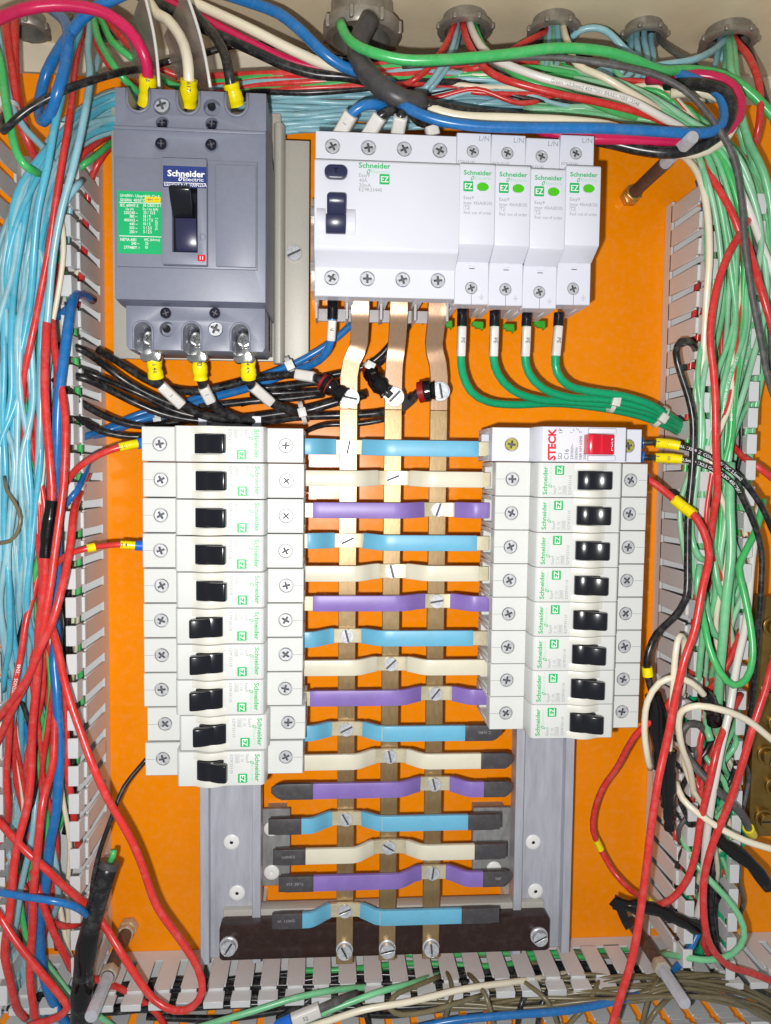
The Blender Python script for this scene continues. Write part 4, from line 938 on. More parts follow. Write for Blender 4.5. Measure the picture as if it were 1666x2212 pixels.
wire('pale blue wire dropping from the roof in front of the pale blue bundle, left one', 'w_aqua', 2.0, '176,50,30 173,66,40 150,133,60 133,212,76 116,282,82 100,365,84 83,448,82 73,553,78 60,690,70 36,830,66 30,960,62 40,1106,58', SKY)
wire('pale blue wire slanting in from the upper left corner', 'w_sky', 1.9, '-6,60,50 7,150,54 26,225,58 60,282,60 93,316,62 113,350,64 122,420,60 118,500,58 112,600,54', SKY)
wire('pale blue wire behind the red ones near the roof', 'w_sky', 1.9, '222,96,20 214,120,26 202,170,34 190,230,40 172,300,44 160,380,44 150,470,40 140,560,36', SKY)
wire('sky blue wire bending in beside the second duct finger', 'w_sky', 1.9, '176,392,66 160,410,70 140,440,70 122,500,66 108,570,60 98,660,56', SKY)
MIX = (('w_red', 'red'), ('w_leaf', 'green'), ('w_cream', 'cream'), ('w_blue', 'blue'), ('w_black', 'black'))
for k in range(15):
    m, w = MIX[(0, 1, 2, 0, 3, 0, 1, 0, 4, 2, 0, 3, 1, 0, 2)[k]]; j = lambda a: rnd.uniform(-a, a); f = rnd.random(); h = rnd.choice((34, 50, 62))
    wire(f'{w} wire threaded through the pale blue bundle in the left duct', m, rnd.uniform(1.4, 1.8), [(300, 214+60*f, 12), (240, 224+60*f, 18), (170+j(20), 268+60*f, 26), (110+j(24), 350+40*f, h*.7), (70+60*f+j(14), 480, h), (30+84*f+j(20), 620+j(30), h), (26+84*f+j(24), 780+j(30), h), (20+84*f+j(26), 950+j(30), h), (24+80*f+j(26), 1110+j(30), h), (20+90*f+j(30), 1290+j(30), h*.9), (20+110*f+j(30), 1480+j(30), h*.8), (30+100*f+j(34), 1660+j(30), h*.7), (30+100*f+j(36), 1850, h*.6), (30+120*f+j(30), 2050, 24)], f'{w} wires threaded through the left bundle', wob=.8, deep=h < 40)
# greens, reds, blues of the left side
GL = 'green wires at the upper left'
wire('green wire dropping from the roof to the first terminal of the big breaker', 'w_leaf', 2.0, '200,34,30 205,50,40 216,90,54 239,133,62 266,169,62 299,199,52 330,222,40', GL)
wire('green wire dropping from the roof behind the crimson cable', 'w_leaf', 2.0, '210,36,24 222,50,32 246,93,44 282,123,46 316,145,40 360,176,32 430,196,24 500,196,20', GL)
wire('green wire hanging at the left edge, curling into the bundle', 'w_leaf', 2.2, '-8,100,66 2,140,70 10,206,76 20,266,80 33,325,82 50,355,82 72,370,76 96,378,60', GL)
wire('green wire climbing beside the top of the left duct', 'w_leaf', 1.9, '250,300,18 226,322,30 204,340,38 184,352,44 165,372,40 150,410,30', GL)
wire('green wire deep in the left duct between blue and red wires', 'w_leaf', 1.9, '120,540,30 135,580,36 148,630,40 158,690,40 164,760,36 170,850,30 172,960,24 168,1100,20 172,1240,18 168,1380,18 176,1500,16 160,1680,16 130,1780,22 104,1830,26', GL)
wire('green wire at the bottom left behind the red wires', 'w_leaf', 1.9, '30,1500,20 52,1560,26 62,1620,28 46,1740,26 40,1850,28 44,1950,34 56,2020,36 74,2080,36 110,2120,34 150,2160,30 210,2190,28', GL)
wire('pale green wire at the bottom left beside the cut black cable', 'w_green', 1.9, '100,2080,30 130,2120,36 165,2160,40 215,2195,40 260,2230,36', GL)
RL = 'red wires down the left side'
wire('red wire dropping from the roof between two pale blue wires', 'w_red', 1.9, '184,50,26 176,76,36 166,140,54 156,212,70 143,299,78 130,365,78 116,448,76 104,553,72 88,640,70 70,730,70 52,830,66 48,930,60 56,1040,54 66,1106,50 72,1180', RL)
wire('red wire at the upper left edge beside the grey conduit ring', 'w_red', 2.3, '10,30,30 13,53,40 20,116,48 30,186,54 44,266,56 66,316,52 80,350,44', RL)
wire('thicker red wire next to the conduit ring at the upper left', 'w_red', 2.6, '34,30,26 31,60,38 31,116,44 36,186,50 46,250,50 62,300,46', RL)
wire('red wire slanting from the roof behind the crimson cable', 'w_red', 1.9, '200,60,12 206,86,20 226,126,30 252,156,34 300,188,30 350,206,24', RL)
wire('upper red wire slanting from the roof to the big breaker', 'w_red', 2.0, '226,44,14 240,56,18 266,86,24 300,120,26 350,150,24 420,172,20 500,176,18', RL)
wire('pale red wire curving into the top of the left duct', 'w_red', 1.9, '250,282,16 226,300,26 200,318,36 178,336,42 166,360,40 158,420,30', RL)
wire('red wire curving in at the top of the left duct, nearest the plate', 'w_red', 2.0, '252,312,12 236,322,16 222,340,20 208,362,20 194,400,16 186,470,12 178,560,14 168,640,18 160,700,20', RL)
o = wire('red wire with a black taped joint hanging down the left duct', 'w_red', 2.3, '112,470,18 112,560,36 106,640,58 98,720,72 96,800,76 100,900,78 108,1000,80 114,1080,80 106,1140,80 99,1205,80 96,1272,78 86,1338,76 80,1438,72 71,1570,70 68,1659,72 60,1742,76 36,1841,80 20,1974,80 10,2057,76 17,2107,70 36,2177,60 56,2200,50', RL)
sleeve(o, (115, 1084), (100, 1194), 'tape_black', 1.55, 'tape_wrap', .06)
wire('red wire hanging just left of the blue wire in the left duct', 'w_red', 2.1, '128,470,16 124,570,34 114,652,56 118,752,68 133,835,74 143,902,78 138,1018,80 130,1106,82 116,1206,84 104,1292,86 93,1372,86 66,1455,82 33,1521,78 -8,1610,70', RL)
wire('red wire crossing the left duct from the fingers to the left edge', 'w_red', 2.2, '196,1010,14 180,1050,40 160,1106,66 148,1189,78 134,1265,88 113,1345,92 84,1405,90 60,1464,86 27,1514,80 -8,1558,72', RL)
wire('long red wire looping over the orange plate at the bottom left', 'w_red', 2.15, '72,1100,50 80,1149,60 90,1222,68 108,1338,74 126,1405,80 146,1488,86 173,1577,90 200,1655,94 232,1725,94 275,1802,92 309,1875,90 342,1958,88 392,2031,88 428,2090,88 438,2140,88 414,2177,86 375,2184,84 332,2162,82 292,2107,80 252,2041,78 220,1990,72 186,1953,70 150,1923,74 100,1875,80 50,1832,80 -8,1768,74', RL)
wire('red wire folding back at the bottom left corner', 'w_red', 2.1, '-8,1966,80 33,2031,84 76,2090,86 126,2150,86 145,2176,86 126,2197,84 60,2216,80', RL)
wire('red wire running straight down the bottom left', 'w_red', 2.2, '124,1470,50 118,1560,60 113,1659,70 96,1725,80 86,1792,84 76,1891,82 70,1991,78 63,2090,74 73,2180,70 80,2224,66', RL)
o = wire('red printed wire along the left edge', 'w_red', 1.9, '90,1200,54 70,1290,60 56,1338,64 43,1421,66 30,1504,66 21,1587,64 15,1680,60 18,1740,58 12,1790,52 -6,1830,46', RL)
printed(o, (52, 1350), (26, 1520), 'ZENHUFENOS  13248', 1.7, flip=True)
wire('red wire beside the left duct fingers near the bottom', 'w_red', 2.0, '112,1380,40 128,1440,46 140,1520,48 146,1600,50 146,1659,52 156,1725,52 166,1800,46 172,1850,34', RL)
wire('red wire swinging into the bottom duct behind the cut black cable', 'w_red', 2.1, '70,1880,56 90,1948,62 110,2001,62 143,2064,58 162,2098,50 220,2120,40 268,2140,34 300,2160,34 340,2190,34 362,2230,34', RL)
wire('short red wire behind the bottom left cables', 'w_red', 1.9, '40,1890,40 66,1945,44 100,1985,44 140,2002,40 172,1996,32', RL)
o = wire('red wire with yellow marker and blue ferrule entering the fourth left breaker', 'w_red', 1.7, '110,1240,60 123,1219,66 143,1200,70 186,1185,70 220,1179,66 259,1176,62 292,1178,60 318,1180,58')
sleeve(o, (187, 1185), (205, 1182), 'tape_yellow', 1.45); sleeve(o, (258, 1176), (291, 1178), 'tape_yellow', 1.45, text_s=('0 4', 2.0, 'dark_print')); sleeve(o, (294, 1178), (312, 1180), 'ferrule_blue', 1.75, 'ferrule')
o = wire('red wire with yellow marker and blue ferrule entering the top left breaker', 'w_red', 2.0, '120,1090,50 143,1044,58 166,1013,62 199,989,64 239,971,64 275,962,62 298,958,60 318,957,58')
sleeve(o, (256, 966), (298, 958), 'tape_yellow', 1.3, text_s=('L 0 1', 1.8, 'dark_print')); sleeve(o, (297, 958), (313, 957), 'ferrule_blue', 1.6, 'ferrule')
wire('blue wire rising out of the left duct and falling to the bottom', 'w_blue', 2.6, '200,648,26 178,636,40 158,646,56 147,700,66 137,785,72 127,885,74 123,985,72 120,1106,66 122,1222,60 117,1305,56 121,1372,54 116,1420,54 123,1488,58 130,1600,60 127,1680,62 121,1760,62 106,1830,60 96,1925,58 86,2024,54 96,2107,50 126,2184,44 150,2224,40')
wire('short blue wire branching beside the blue riser in the left duct', 'w_blue', 2.3, '108,692,44 128,682,52 146,668,58 158,648,58')
wire('bright blue wire crossing the bottom left to the cut black cable', 'w_blue', 2.0, '-8,1926,86 50,1936,90 116,1946,92 159,1957,88 186,1974,80 210,2000,70')
wire('blue wire curling beside the duct fingers left of the second breaker', 'w_blue', 2.0, '124,1110,52 146,1086,56 166,1062,56 182,1030,44 192,1000,30 210,985,16')
o = wire('cut thick black cable with a green core showing, bottom left', 'w_black', 5.2, '172,2230,66 176,2150,70 185,2064,74 202,1980,76 222,1912,76 238,1862,74', None, 'cable', n=18, wob=.2)
pts = WIRES[o.name][0]; dd = (pts[-1]-pts[-2]).normalized()
part('core', MB().tube([pts[-1]-dd*1.0, pts[-1]+dd*4+Vector((.5, 0, 1)), pts[-1]+dd*7+Vector((0, 0, 1.5))], 1.7, 10), 'w_leaf', o, smooth=True)
part('jacket_end', MB().tube([pts[-1]-dd*3, pts[-1]+dd*.4], 5.5, 18), 'heat_shrink', o, smooth='auto')
part('tape_wrap', MB().tube(resample(pts[-16:-6], 8), lambda t: 5.5+.4*math.sin(t*11), 18), 'tape_black', o, smooth='auto')
wire('thin black wire from the lowest left breaker down to the cut black cable', 'w_black', 1.4, '322,1634,60 300,1659,62 268,1700,66 240,1769,72 213,1842,76 200,1898,78 197,1958,76 200,1990,66')
for k, s in enumerate(('66,1700,24 90,1760,34 112,1830,40 126,1900,40 124,1960,36 100,1992,30 74,1986,26 52,1950,24', '80,1640,28 76,1740,40 64,1830,46 50,1900,48 36,1990,44 20,2050,38', '-6,1800,30 14,1830,36 30,1880,40 34,1930,38 20,1990,32',
                        '104,1580,28 116,1650,30 122,1700,28 100,1760,24')):
    wire('pale blue wire slack among the red wires at the bottom left', 'w_sky', 1.9, s, 'slack pale blue wires at the bottom left')
for k, s in enumerate(('190,560,12 160,600,14 150,760,14 156,900,12 150,1100,12 160,1300,12 146,1500,12 140,1700,12', '128,1906,20 130,1960,24 140,2010,26 150,2060,24 164,2100,20')):
    wire('cream wire deep in the left duct', 'w_cream', 1.8, s, 'cream wires deep in the left duct')
for k, s in enumerate(('150,1210,26 146,1300,26 142,1400,26 148,1500,26 150,1600,24 160,1700,22 140,1800,20', '140,1300,18 152,1420,18 150,1560,18 166,1680,16')):
    wire('black wire deep in the left duct', 'w_black', 2.0, s, 'black wires deep in the left duct')
wire('thin grey wire in the left duct beside the fingers', 'w_beige', 1.3, '170,1290,24 166,1380,26 156,1460,28 148,1560,26 152,1640,20')
wire('small olive wire curl over the pale blue bundle at the left edge', 'w_olive', 1.0, '-6,1174,78 20,1170,82 38,1150,84 44,1120,84 34,1090,82 16,1062,78 10,1030,70')
# ---- horizontal bundle behind the top
TOP = 'wires running across behind the top of the panel'
for k in range(18):
    f = k/17; y = 202+86*f; j = lambda a: rnd.uniform(-a, a)
    s = [(500, y+j(6), 14), (575, y+4+j(5), 16+rnd.uniform(0, 8)), (660, y+j(7), 18+rnd.uniform(0, 10)), (760, y-4+j(8), 18+rnd.uniform(0, 10)), (850, y-6+j(9), 16+rnd.uniform(0, 10)), (960, y-14+j(12), 16+rnd.uniform(0, 10)), (1080, y-22+j(12), 18+rnd.uniform(0, 8)), (1180, y-24+j(12), 20), (1260, y-40+j(14), 22), (1330, 130+50*f+j(8), 20)]
    wire('pale blue wire in the bundle running behind the top of the four-pole switch', 'w_sky', rnd.uniform(1.45, 1.8), s, 'pale blue wires across the top', wob=.7, deep=k % 2 == 1)
for k in range(9):
    f = k/8; j = lambda a: rnd.uniform(-a, a); y = 150+46*f
    s = [(380+30*(k % 3), y+14+j(8), 22), (470, y+16+j(6), 26), (553, y+8+j(5), 30), (660, y+2+j(6), 34), (780, y-4+j(6), 34), (880, y-14+j(8), 32), (980, y-20+j(8), 30), (1060, y-18+j(8), 28), (1160, y-10+j(8), 24), (1280, y+6+j(10), 22)]
    m = ('w_red', 'w_red', 'w_leaf', 'w_red', 'w_sky', 'w_red', 'w_leaf', 'w_red', 'w_black')[k]
    o = wire(f'{ {"w_red": "red", "w_leaf": "green", "w_sky": "pale blue", "w_black": "black"}[m]} wire running across between the big breaker and the conduit fittings', m, 1.95, s, TOP, wob=.4)
    if k in (3, 5): printed(o, (690, y), (780, y-4), '13248 1KV', 1.8)
for k in range(5):
    f = k/4; j = lambda a: rnd.uniform(-a, a)
    wire('black wire running low behind the top of the surge arresters', 'w_black', 2.0, [(880, 210+14*f, 12), (1000, 200+18*f+j(6), 12), (1110, 212+22*f+j(8), 12), (1220, 224+18*f+j(8), 12), (1340, 236+16*f+j(8), 12), (1450, 260+12*f, 12)], 'black wires low behind the surge arresters')
wire('black printed wire below the green cable near the conduit rings', 'w_black', 2.0, '780,116,8 870,136,10 960,140,12 1050,134,12 1150,120,10 1280,116,8', TOP)
for k in range(12):
    m, w = (MIX+(('w_sky', 'pale blue'),))[(0, 1, 5, 2, 0, 4, 5, 1, 0, 5, 2, 1)[k]]; j = lambda a: rnd.uniform(-a, a); y = 148+rnd.random()*60
    wire(f'{w} wire weaving through the bundle between the conduit fittings and the surge arresters', m, rnd.uniform(1.4, 1.8), [(820+j(60), y+20+j(14), 18), (930, y+10+j(14), 26), (1030, y+j(16), 32), (1130, y+6+j(18), 34), (1230, y+14+j(18), 34), (1330, y+26+j(18), 36), (1420, y+46+j(16), 40), (1490, y+90+j(14), 42), (1540, y+170+j(10), 40), (1570+j(20), y+270, 34)], f'{w} wires weaving through the top bundle', wob=.7)
# glands
G1 = 'wires leaving the conduit rings'
def many(label, m, r, group, *paths):
    for s in paths: wire(label, m, r, s, group)
wire('red wire leaving the first conduit ring to the left', 'w_red', 1.9, '985,30,18 981,56,24 951,116,40 918,156,46 885,179,44 840,196,34', G1)
many('pale blue wire leaving the first conduit ring downwards', 'w_sky', 1.9, G1, '992,32,18 988,60,22 972,112,34 945,156,40 918,192,40 900,196,34', '996,34,16 992,66,20 978,118,30 956,160,34 925,196,34')
wire('red wire leaving the first conduit ring and running far to the right', 'w_red', 2.1, '1000,28,20 1000,55,26 1018,100,44 1051,149,58 1084,169,62 1106,177,64 1206,205,66 1308,225,66 1392,245,64 1459,276,62 1509,336,62 1543,390,66 1577,454,70 1603,521,70 1640,600,66', G1)
o = wire('white printed wire leaving the first conduit ring and running far to the right', 'w_white', 2.3, '1012,30,20 1018,60,30 1040,104,48 1075,132,60 1106,144,64 1173,168,68 1274,192,70 1358,215,70 1425,252,68 1480,284,64 1526,330,62 1577,376,64 1603,420,66 1630,480,64 1656,550,60 1690,640,56', G1)
printed(o, (1190, 172), (1420, 250), 'Green 1x2,5mm2 450/750V BRASIL NBR 13248', 1.7, 'grey_print')
wire('green wire leaving the first conduit ring behind the white one', 'w_leaf', 1.9, '1020,30,14 1030,64,24 1052,110,40 1090,146,52 1130,172,56 1190,190,58 1260,214,56 1340,245,52 1420,262,46 1470,268', G1)
wire('dark wire leaving the first conduit ring', 'w_grey', 1.9, '1008,30,14 1014,60,20 1030,100,30 1060,134,36 1110,160,36', G1)
wire('red wire leaving the second conduit ring to the left', 'w_red', 1.9, '1190,40,14 1183,64,20 1150,84,30 1119,101,36 1070,134,36 1000,154,30', G1)
many('pale green wire leaving the second conduit ring downwards', 'w_green', 1.9, G1, '1184,40,14 1180,90,20 1172,130,28 1176,150,30 1210,180,34', '1194,42,16 1194,92,22 1190,136,28 1200,162,30 1250,200,34', '1210,40,12 1212,88,18 1216,140,24 1250,172,28 1310,200,30')
many('pale blue wire leaving the second conduit ring downwards', 'w_sky', 1.9, G1, '1188,40,18 1186,94,24 1178,150,32 1150,186,34 1110,215,30', '1204,40,18 1206,90,22 1200,150,30 1180,176,32')
wire('cream wire leaving the second conduit ring and crossing to the right', 'w_cream', 2.0, '1212,36,20 1217,60,30 1227,91,46 1250,141,60 1308,168,66 1358,198,66 1400,222,60 1440,250,50', G1)
wire('pale blue wire arching from the second ring over to the third', 'w_sky', 2.1, '1226,92,18 1236,80,22 1255,66,26 1280,61,28 1305,66,30 1328,84,32 1352,108,32 1380,126,26', G1)
wire('black wire arching behind the pale blue arch', 'w_black', 1.8, '1240,64,8 1270,56,10 1300,62,12 1330,78,14 1352,98,14', G1)
many('pale blue wire leaving the third conduit ring downwards', 'w_sky', 2.0, G1, '1366,48,6 1364,90,14 1356,130,22 1340,160,24', '1376,50,10 1376,90,18 1378,128,24 1350,170,28 1310,188,26', '1392,50,12 1392,94,20 1398,132,26 1370,176,28', '1406,52,8 1408,96,16 1412,134,22 1380,180,24')
wire('pale green wire leaving the third conduit ring', 'w_green', 2.0, '1356,50,4 1354,90,10 1340,124,18 1330,150,22 1360,178,28 1430,210,34', G1)
wire('grey wire slanting down from the third conduit ring', 'w_grey', 2.0, '1420,60,10 1428,88,20 1459,114,32 1509,148,40 1540,180,40', G1)
wire('pale blue wire slanting left from the farthest conduit ring', 'w_sky', 2.1, '1580,60,10 1570,82,24 1540,110,36 1493,131,44 1428,141,46 1380,150,40', G1)
many('pale blue wire hanging from the farthest conduit ring', 'w_sky', 1.9, G1, '1560,66,8 1552,100,18 1546,140,26 1538,170,30 1530,222,30', '1574,64,8 1566,98,14 1558,130,20')
many('green wire hanging from the farthest conduit ring', 'w_green', 2.4, G1, '1572,64,16 1576,110,34 1578,150,44 1592,200,52 1606,260,56 1622,310,58 1650,370,60 1668,470,56 1672,600,50', '1582,64,18 1586,120,36 1590,170,46 1600,230,50 1612,290,52 1630,360,48 1648,460,40 1650,560,34', '1566,66,12 1570,120,26 1566,160,34 1580,220,40 1600,280,44 1616,350,38 1624,450,30')
wire('red wire hanging from the farthest conduit ring', 'w_red', 2.2, '1582,58,16 1588,84,26 1617,124,42 1640,185,54 1642,252,58 1632,302,54 1616,344,44 1596,400,34 1580,480,26', G1)
wire('dark wire hanging at the right edge under the farthest ring', 'w_grey', 1.6, '1600,60,8 1622,110,20 1645,180,26 1660,230,28 1680,300,28', G1)
# ---- green bundle on the right
GR = 'green wires bundled in the right duct'
for k in range(42):
    f = k/41; j = lambda a: rnd.uniform(-a, a); lay = rnd.choice((0, 0, 10, 20))
    ys = 176+70*f+j(8)
    s = [(1180+j(50), ys-30*(1-f), 26), (1300+j(20), ys+j(8), 34+lay*.4), (1400+j(15), 214+60*f*.8+j(8), 42+lay*.5), (1480+j(8), 262+24*f+j(8), 46+lay*.6), (1556-46*f+60*(1-f)*.5+j(8), 360-30*(1-f)+j(12), 46+lay)]
    s += [(1648-118*f+j(14), 520+j(20), 42+lay), (1650-120*f+j(20), 680+j(20), 38+lay), (1618-100*f+j(20), 830+j(20), 38+lay), (1592-92*f+j(20), 960, 36+lay), (1584-94*f+j(20), 1106, 34+lay), (1592-88*f+j(24), 1240+j(30), 34+lay), (1580-66*f+j(28), 1380+j(40), 30+lay)]
    if k % 2: s += [(1566-50*f+j(20), 1520+j(40), 28), (1545+j(25), 1680, 24), (1540+j(25), 1860, 20), (1530+j(30), 2040, 16)]
    o = wire('green wire in the bundle hanging down the duct right of the shorter column', rnd.choice(('w_green', 'w_green', 'w_mint', 'w_leaf')), rnd.uniform(1.5, 1.9), s, GR, wob=.8, deep=(lay == 0 and k % 5 > 0))
    if o and k in (5, 6, 9, 10, 13, 15): printed(o, (1590, 780), (1530, 980), 'PIRASTIC ANTIFLAM 450/750V 13248', 1.5)
for k in range(6): wire('green wire at the outer side of the right duct bundle', 'w_green', 2.0, [(1500+8*k, 246+6*k, 34), (1556+10*k, 300+8*k, 44), (1610+8*k, 380+10*k, 50), (1640+6*k, 470, 52), (1652+5*k, 570, 50), (1640+6*k, 700, 44), (1618+5*k, 840, 38), (1590+6*k, 980, 32), (1580+8*k, 1120, 26)], 'green wires at the outer side of the right duct', wob=.6)
for k in range(12):
    m, w = MIX[(0, 2, 4, 0, 3, 0, 2, 0, 4, 0, 2, 3)[k]]; j = lambda a: rnd.uniform(-a, a); f = rnd.random(); h = rnd.choice((26, 40, 58))
    wire(f'{w} wire threaded through the green bundle in the right duct', m, rnd.uniform(1.4, 1.8), [(1440+j(20), 270+j(20), 34), (1510, 330+j(20), h*.8), (1560+50*f, 430+j(20), h), (1560+70*f+j(16), 560, h), (1540+80*f+j(20), 700, h), (1520+80*f+j(20), 850, h), (1510+70*f+j(20), 1000, h), (1506+80*f+j(24), 1150, h), (1510+80*f+j(28), 1320, h*.9), (1506+80*f+j(30), 1500, h*.8), (1500+70*f+j(30), 1680, h*.7), (1500+60*f+j(30), 1860, h*.6), (1500+60*f+j(30), 2040, 20)], f'{w} wires threaded through the right bundle', wob=.8, deep=h < 30)
wire('green wire turning in a long hanging loop at the lower right', 'w_leaf', 2.1, '1510,1250,60 1514,1310,66 1521,1350,72 1530,1396,76 1553,1449,80 1585,1480,80 1612,1468,80 1626,1425,78 1621,1345,74 1608,1276,70 1597,1226,66 1610,1190,64 1634,1140,60 1650,1080,54')
wire('broad green wire hanging straight at the lower right', 'w_green', 2.6, '1578,1000,66 1577,1106,70 1576,1207,72 1567,1308,72 1560,1408,70 1553,1519,64 1545,1600,50')
many('green wire making a short bight in the right duct', 'w_green', 2.0, GR, '1492,1106,56 1494,1160,60 1506,1196,62 1522,1210,58 1540,1190,52 1556,1140,48', '1540,1150,52 1545,1220,56 1556,1280,58 1570,1300,54 1590,1250,50', '1524,1280,50 1530,1330,56 1545,1370,58 1562,1376,52 1580,1340,46', '1512,1220,64 1506,1270,66 1518,1330,64 1512,1420,60 1508,1500,52')
many('light green wire low in the right duct', 'w_green', 2.0, 'light green wires at the lower right', '1462,1780,44 1492,1847,56 1526,1891,64 1570,1938,70 1597,1978,74 1607,2022,74 1583,2059,70 1533,2074,64 1476,2067,54 1430,2060,40')
many('green wire dropping behind the cream wires at the lower right', 'w_pe', 2.4, 'dark green wires at the lower right', '1480,1690,30 1482,1740,34 1490,1800,36 1500,1860,34 1516,1920,28', '1548,1840,30 1552,1920,34 1556,1990,34 1566,2050,30', '1500,1500,30 1486,1560,34 1480,1620,32', '1530,1960,24 1520,2030,24 1500,2090,20')
many('leaf green wire running down the duct at the lower right', 'w_leaf', 1.9, 'leaf green wires at the lower right', '1496,1850,30 1516,1920,34 1530,1990,34 1536,2050,30', '1470,1800,24 1480,1880,26 1520,1960,26')
wire('white wire hanging down the inner side of the right duct', 'w_cream', 2.1, '1440,310,44 1476,336,54 1509,374,62 1527,437,66 1532,551,66 1526,654,62 1517,788,56 1514,870,50 1506,960,40 1500,1040,30')
many('cream wire deep in the right duct', 'w_cream', 1.8, 'cream wires deep in the right duct', '1560,440,30 1562,540,34 1546,620,34 1536,680,30 1530,760,24', '1590,980,24 1604,1100,26 1620,1220,26', '1512,1400,24 1520,1460,26 1516,1540,26')
wire('red wire bowing down the front of the green bundle', 'w_red', 2.2, '1650,400,30 1634,445,52 1596,510,72 1570,560,76 1544,637,78 1534,721,78 1541,805,78 1545,889,78 1548,973,76 1550,1057,72 1542,1110,66 1534,1180,58')
wire('red wire slanting out at the right edge', 'w_red', 2.2, '1600,480,62 1625,560,70 1640,620,74 1662,690,74 1690,770,70')
many('red wire along the inner fingers of the right duct', 'w_red', 1.9, 'red wires along the inner side of the right duct', '1512,350,40 1530,420,44 1550,500,44 1552,560,40 1530,640,32 1508,720,26 1500,800,22', '1508,600,24 1500,680,24 1494,760,24 1486,860,20 1480,960,20 1476,1060,20', '1492,1180,40 1504,1260,46 1500,1340,46 1490,1420,42 1500,1480,34', '1542,1100,40 1548,1160,44 1540,1220,40 1524,1290,34')
many('blue wire deep in the right duct', 'w_blue', 1.9, 'blue wires deep in the right duct', '1508,390,26 1520,440,30 1540,540,30 1556,640,30 1548,700,28 1536,780,22', '1500,1130,24 1496,1220,28 1490,1290,26', '1520,1420,26 1512,1500,28 1510,1600,28 1520,1680,24')
wire('red wire crossing behind the green bundle to the right edge', 'w_red', 2.1, '1552,900,24 1576,950,34 1604,985,44 1640,1010,50 1690,1050,50')
wire('dark grey wire hanging at the right edge beside the green bundle', 'w_grey', 2.0, '1604,430,50 1630,520,56 1650,600,58 1664,700,56 1668,800,50')
o = wire('black wire hooked over a duct finger above the red-handled breaker', 'w_black', 2.1, '1510,800,30 1502,756,46 1488,740,58 1469,738,64 1459,761,66 1469,805,66 1486,855,66 1498,906,66 1499,990,66 1488,1104,66 1485,1207,66 1478,1294,68 1452,1335,70 1419,1368,72 1402,1408,74 1398,1442,74 1405,1482,74 1418,1520,74 1424,1580,74 1432,1660,74')
sleeve(o, (1398, 1437), (1400, 1456), 'tape_yellow', 1.5); sleeve(o, (1410, 1506), (1430, 1656), 'tape_black', 2.6, 'tape_wrap', .1)
o = wire('upper black printed wire with yellow markers leaving the red-handled breaker', 'w_black', 1.8, '1370,958,58 1390,956,60 1440,958,62 1466,963,64 1509,976,66 1560,1003,68 1603,1037,70 1644,1091,70 1675,1160,66')
sleeve(o, (1374, 957), (1400, 956), 'ferrule_blue', 1.9, 'ferrule'); sleeve(o, (1404, 956), (1424, 957), 'tape_yellow', 1.7, text_s=('T', 2.2, 'dark_print')); sleeve(o, (1427, 957), (1444, 958), 'tape_yellow', 1.6); sleeve(o, (1446, 959), (1462, 962), 'tape_yellow', 1.7, text_s=('1', 2.2, 'dark_print'))
printed(o, (1470, 965), (1640, 1085), '9A 13248  Z  COND 750V 70C 2,5mm2', 1.6)
o = wire('lower black printed wire with yellow markers leaving the red-handled breaker', 'w_black', 1.8, '1366,984,58 1390,988,60 1440,990,62 1472,992,64 1509,1000,66 1553,1020,68 1587,1047,70 1612,1091,70 1634,1140,70 1647,1190,70 1645,1274,70 1637,1375,68 1630,1442,66 1620,1543,62 1606,1630,56 1580,1700,50')
sleeve(o, (1370, 985), (1398, 988), 'ferrule_blue', 2.0, 'ferrule'); sleeve(o, (1404, 989), (1424, 990), 'tape_yellow', 1.7, text_s=('T', 2.2, 'dark_print')); sleeve(o, (1436, 990), (1450, 991), 'tape_yellow', 1.7, text_s=('0', 2.2, 'dark_print')); sleeve(o, (1453, 991), (1470, 992), 'tape_yellow', 1.6)
printed(o, (1476, 993), (1612, 1092), '2,5mm2 1X2,5 Green CABO 450/750V', 1.6)
o = wire('long red wire from the breaker below the red-handled one to the bottom edge', 'w_red', 2.25, '1376,1030,56 1400,1036,60 1429,1056,64 1455,1078,68 1479,1097,72 1498,1112,76 1519,1146,80 1532,1200,84 1520,1267,88 1503,1358,90 1478,1425,92 1462,1490,92 1446,1570,92 1432,1630,92 1422,1680,94 1412,1760,96 1395,1894,98 1375,2029,100 1341,2146,100 1318,2230,100')
sleeve(o, (1378, 1030), (1402, 1037), 'ferrule_blue', 1.4, 'ferrule'); sleeve(o, (1452, 1076), (1478, 1096), 'tape_yellow', 1.45, text_s=('S', 1.8, 'dark_print')); sleeve(o, (1479, 1098), (1495, 1110), 'tape_yellow', 1.45, text_s=('1', 1.8, 'dark_print'))
# ---- lower right tangle
o = wire('red wire with a yellow band looping over the orange plate at the lower right', 'w_red', 1.95, '1470,1480,70 1430,1540,76 1385,1576,72 1355,1617,62 1331,1659,52 1301,1703,42 1284,1753,36 1281,1793,34 1298,1834,32 1328,1884,34 1365,1924,44 1395,1945,58 1404,1956,64')
sleeve(o, (1284, 1824), (1304, 1840), 'tape_yellow', 1.2); sleeve(o, (1395, 1946), (1404, 1957), 'tape_yellow', 1.9)
wire('red wire curving from the taped joint up the right duct', 'w_red', 2.1, '1404,1958,64 1422,1956,66 1448,1944,70 1482,1901,76 1503,1840,80 1513,1777,82 1526,1719,84 1540,1659,84 1556,1600,80 1580,1540,70 1600,1500,60')
o = wire('black taped joint lying across the rod at the lower right', 'tape_black', 3.7, '1326,1948,64 1345,1955,66 1372,1960,68 1409,1966,70 1440,1978,70 1470,1988,70 1500,2000,68 1522,2010,66', None, 'taped_joint', 'tape', n=14, wob=.9, lump=.14)
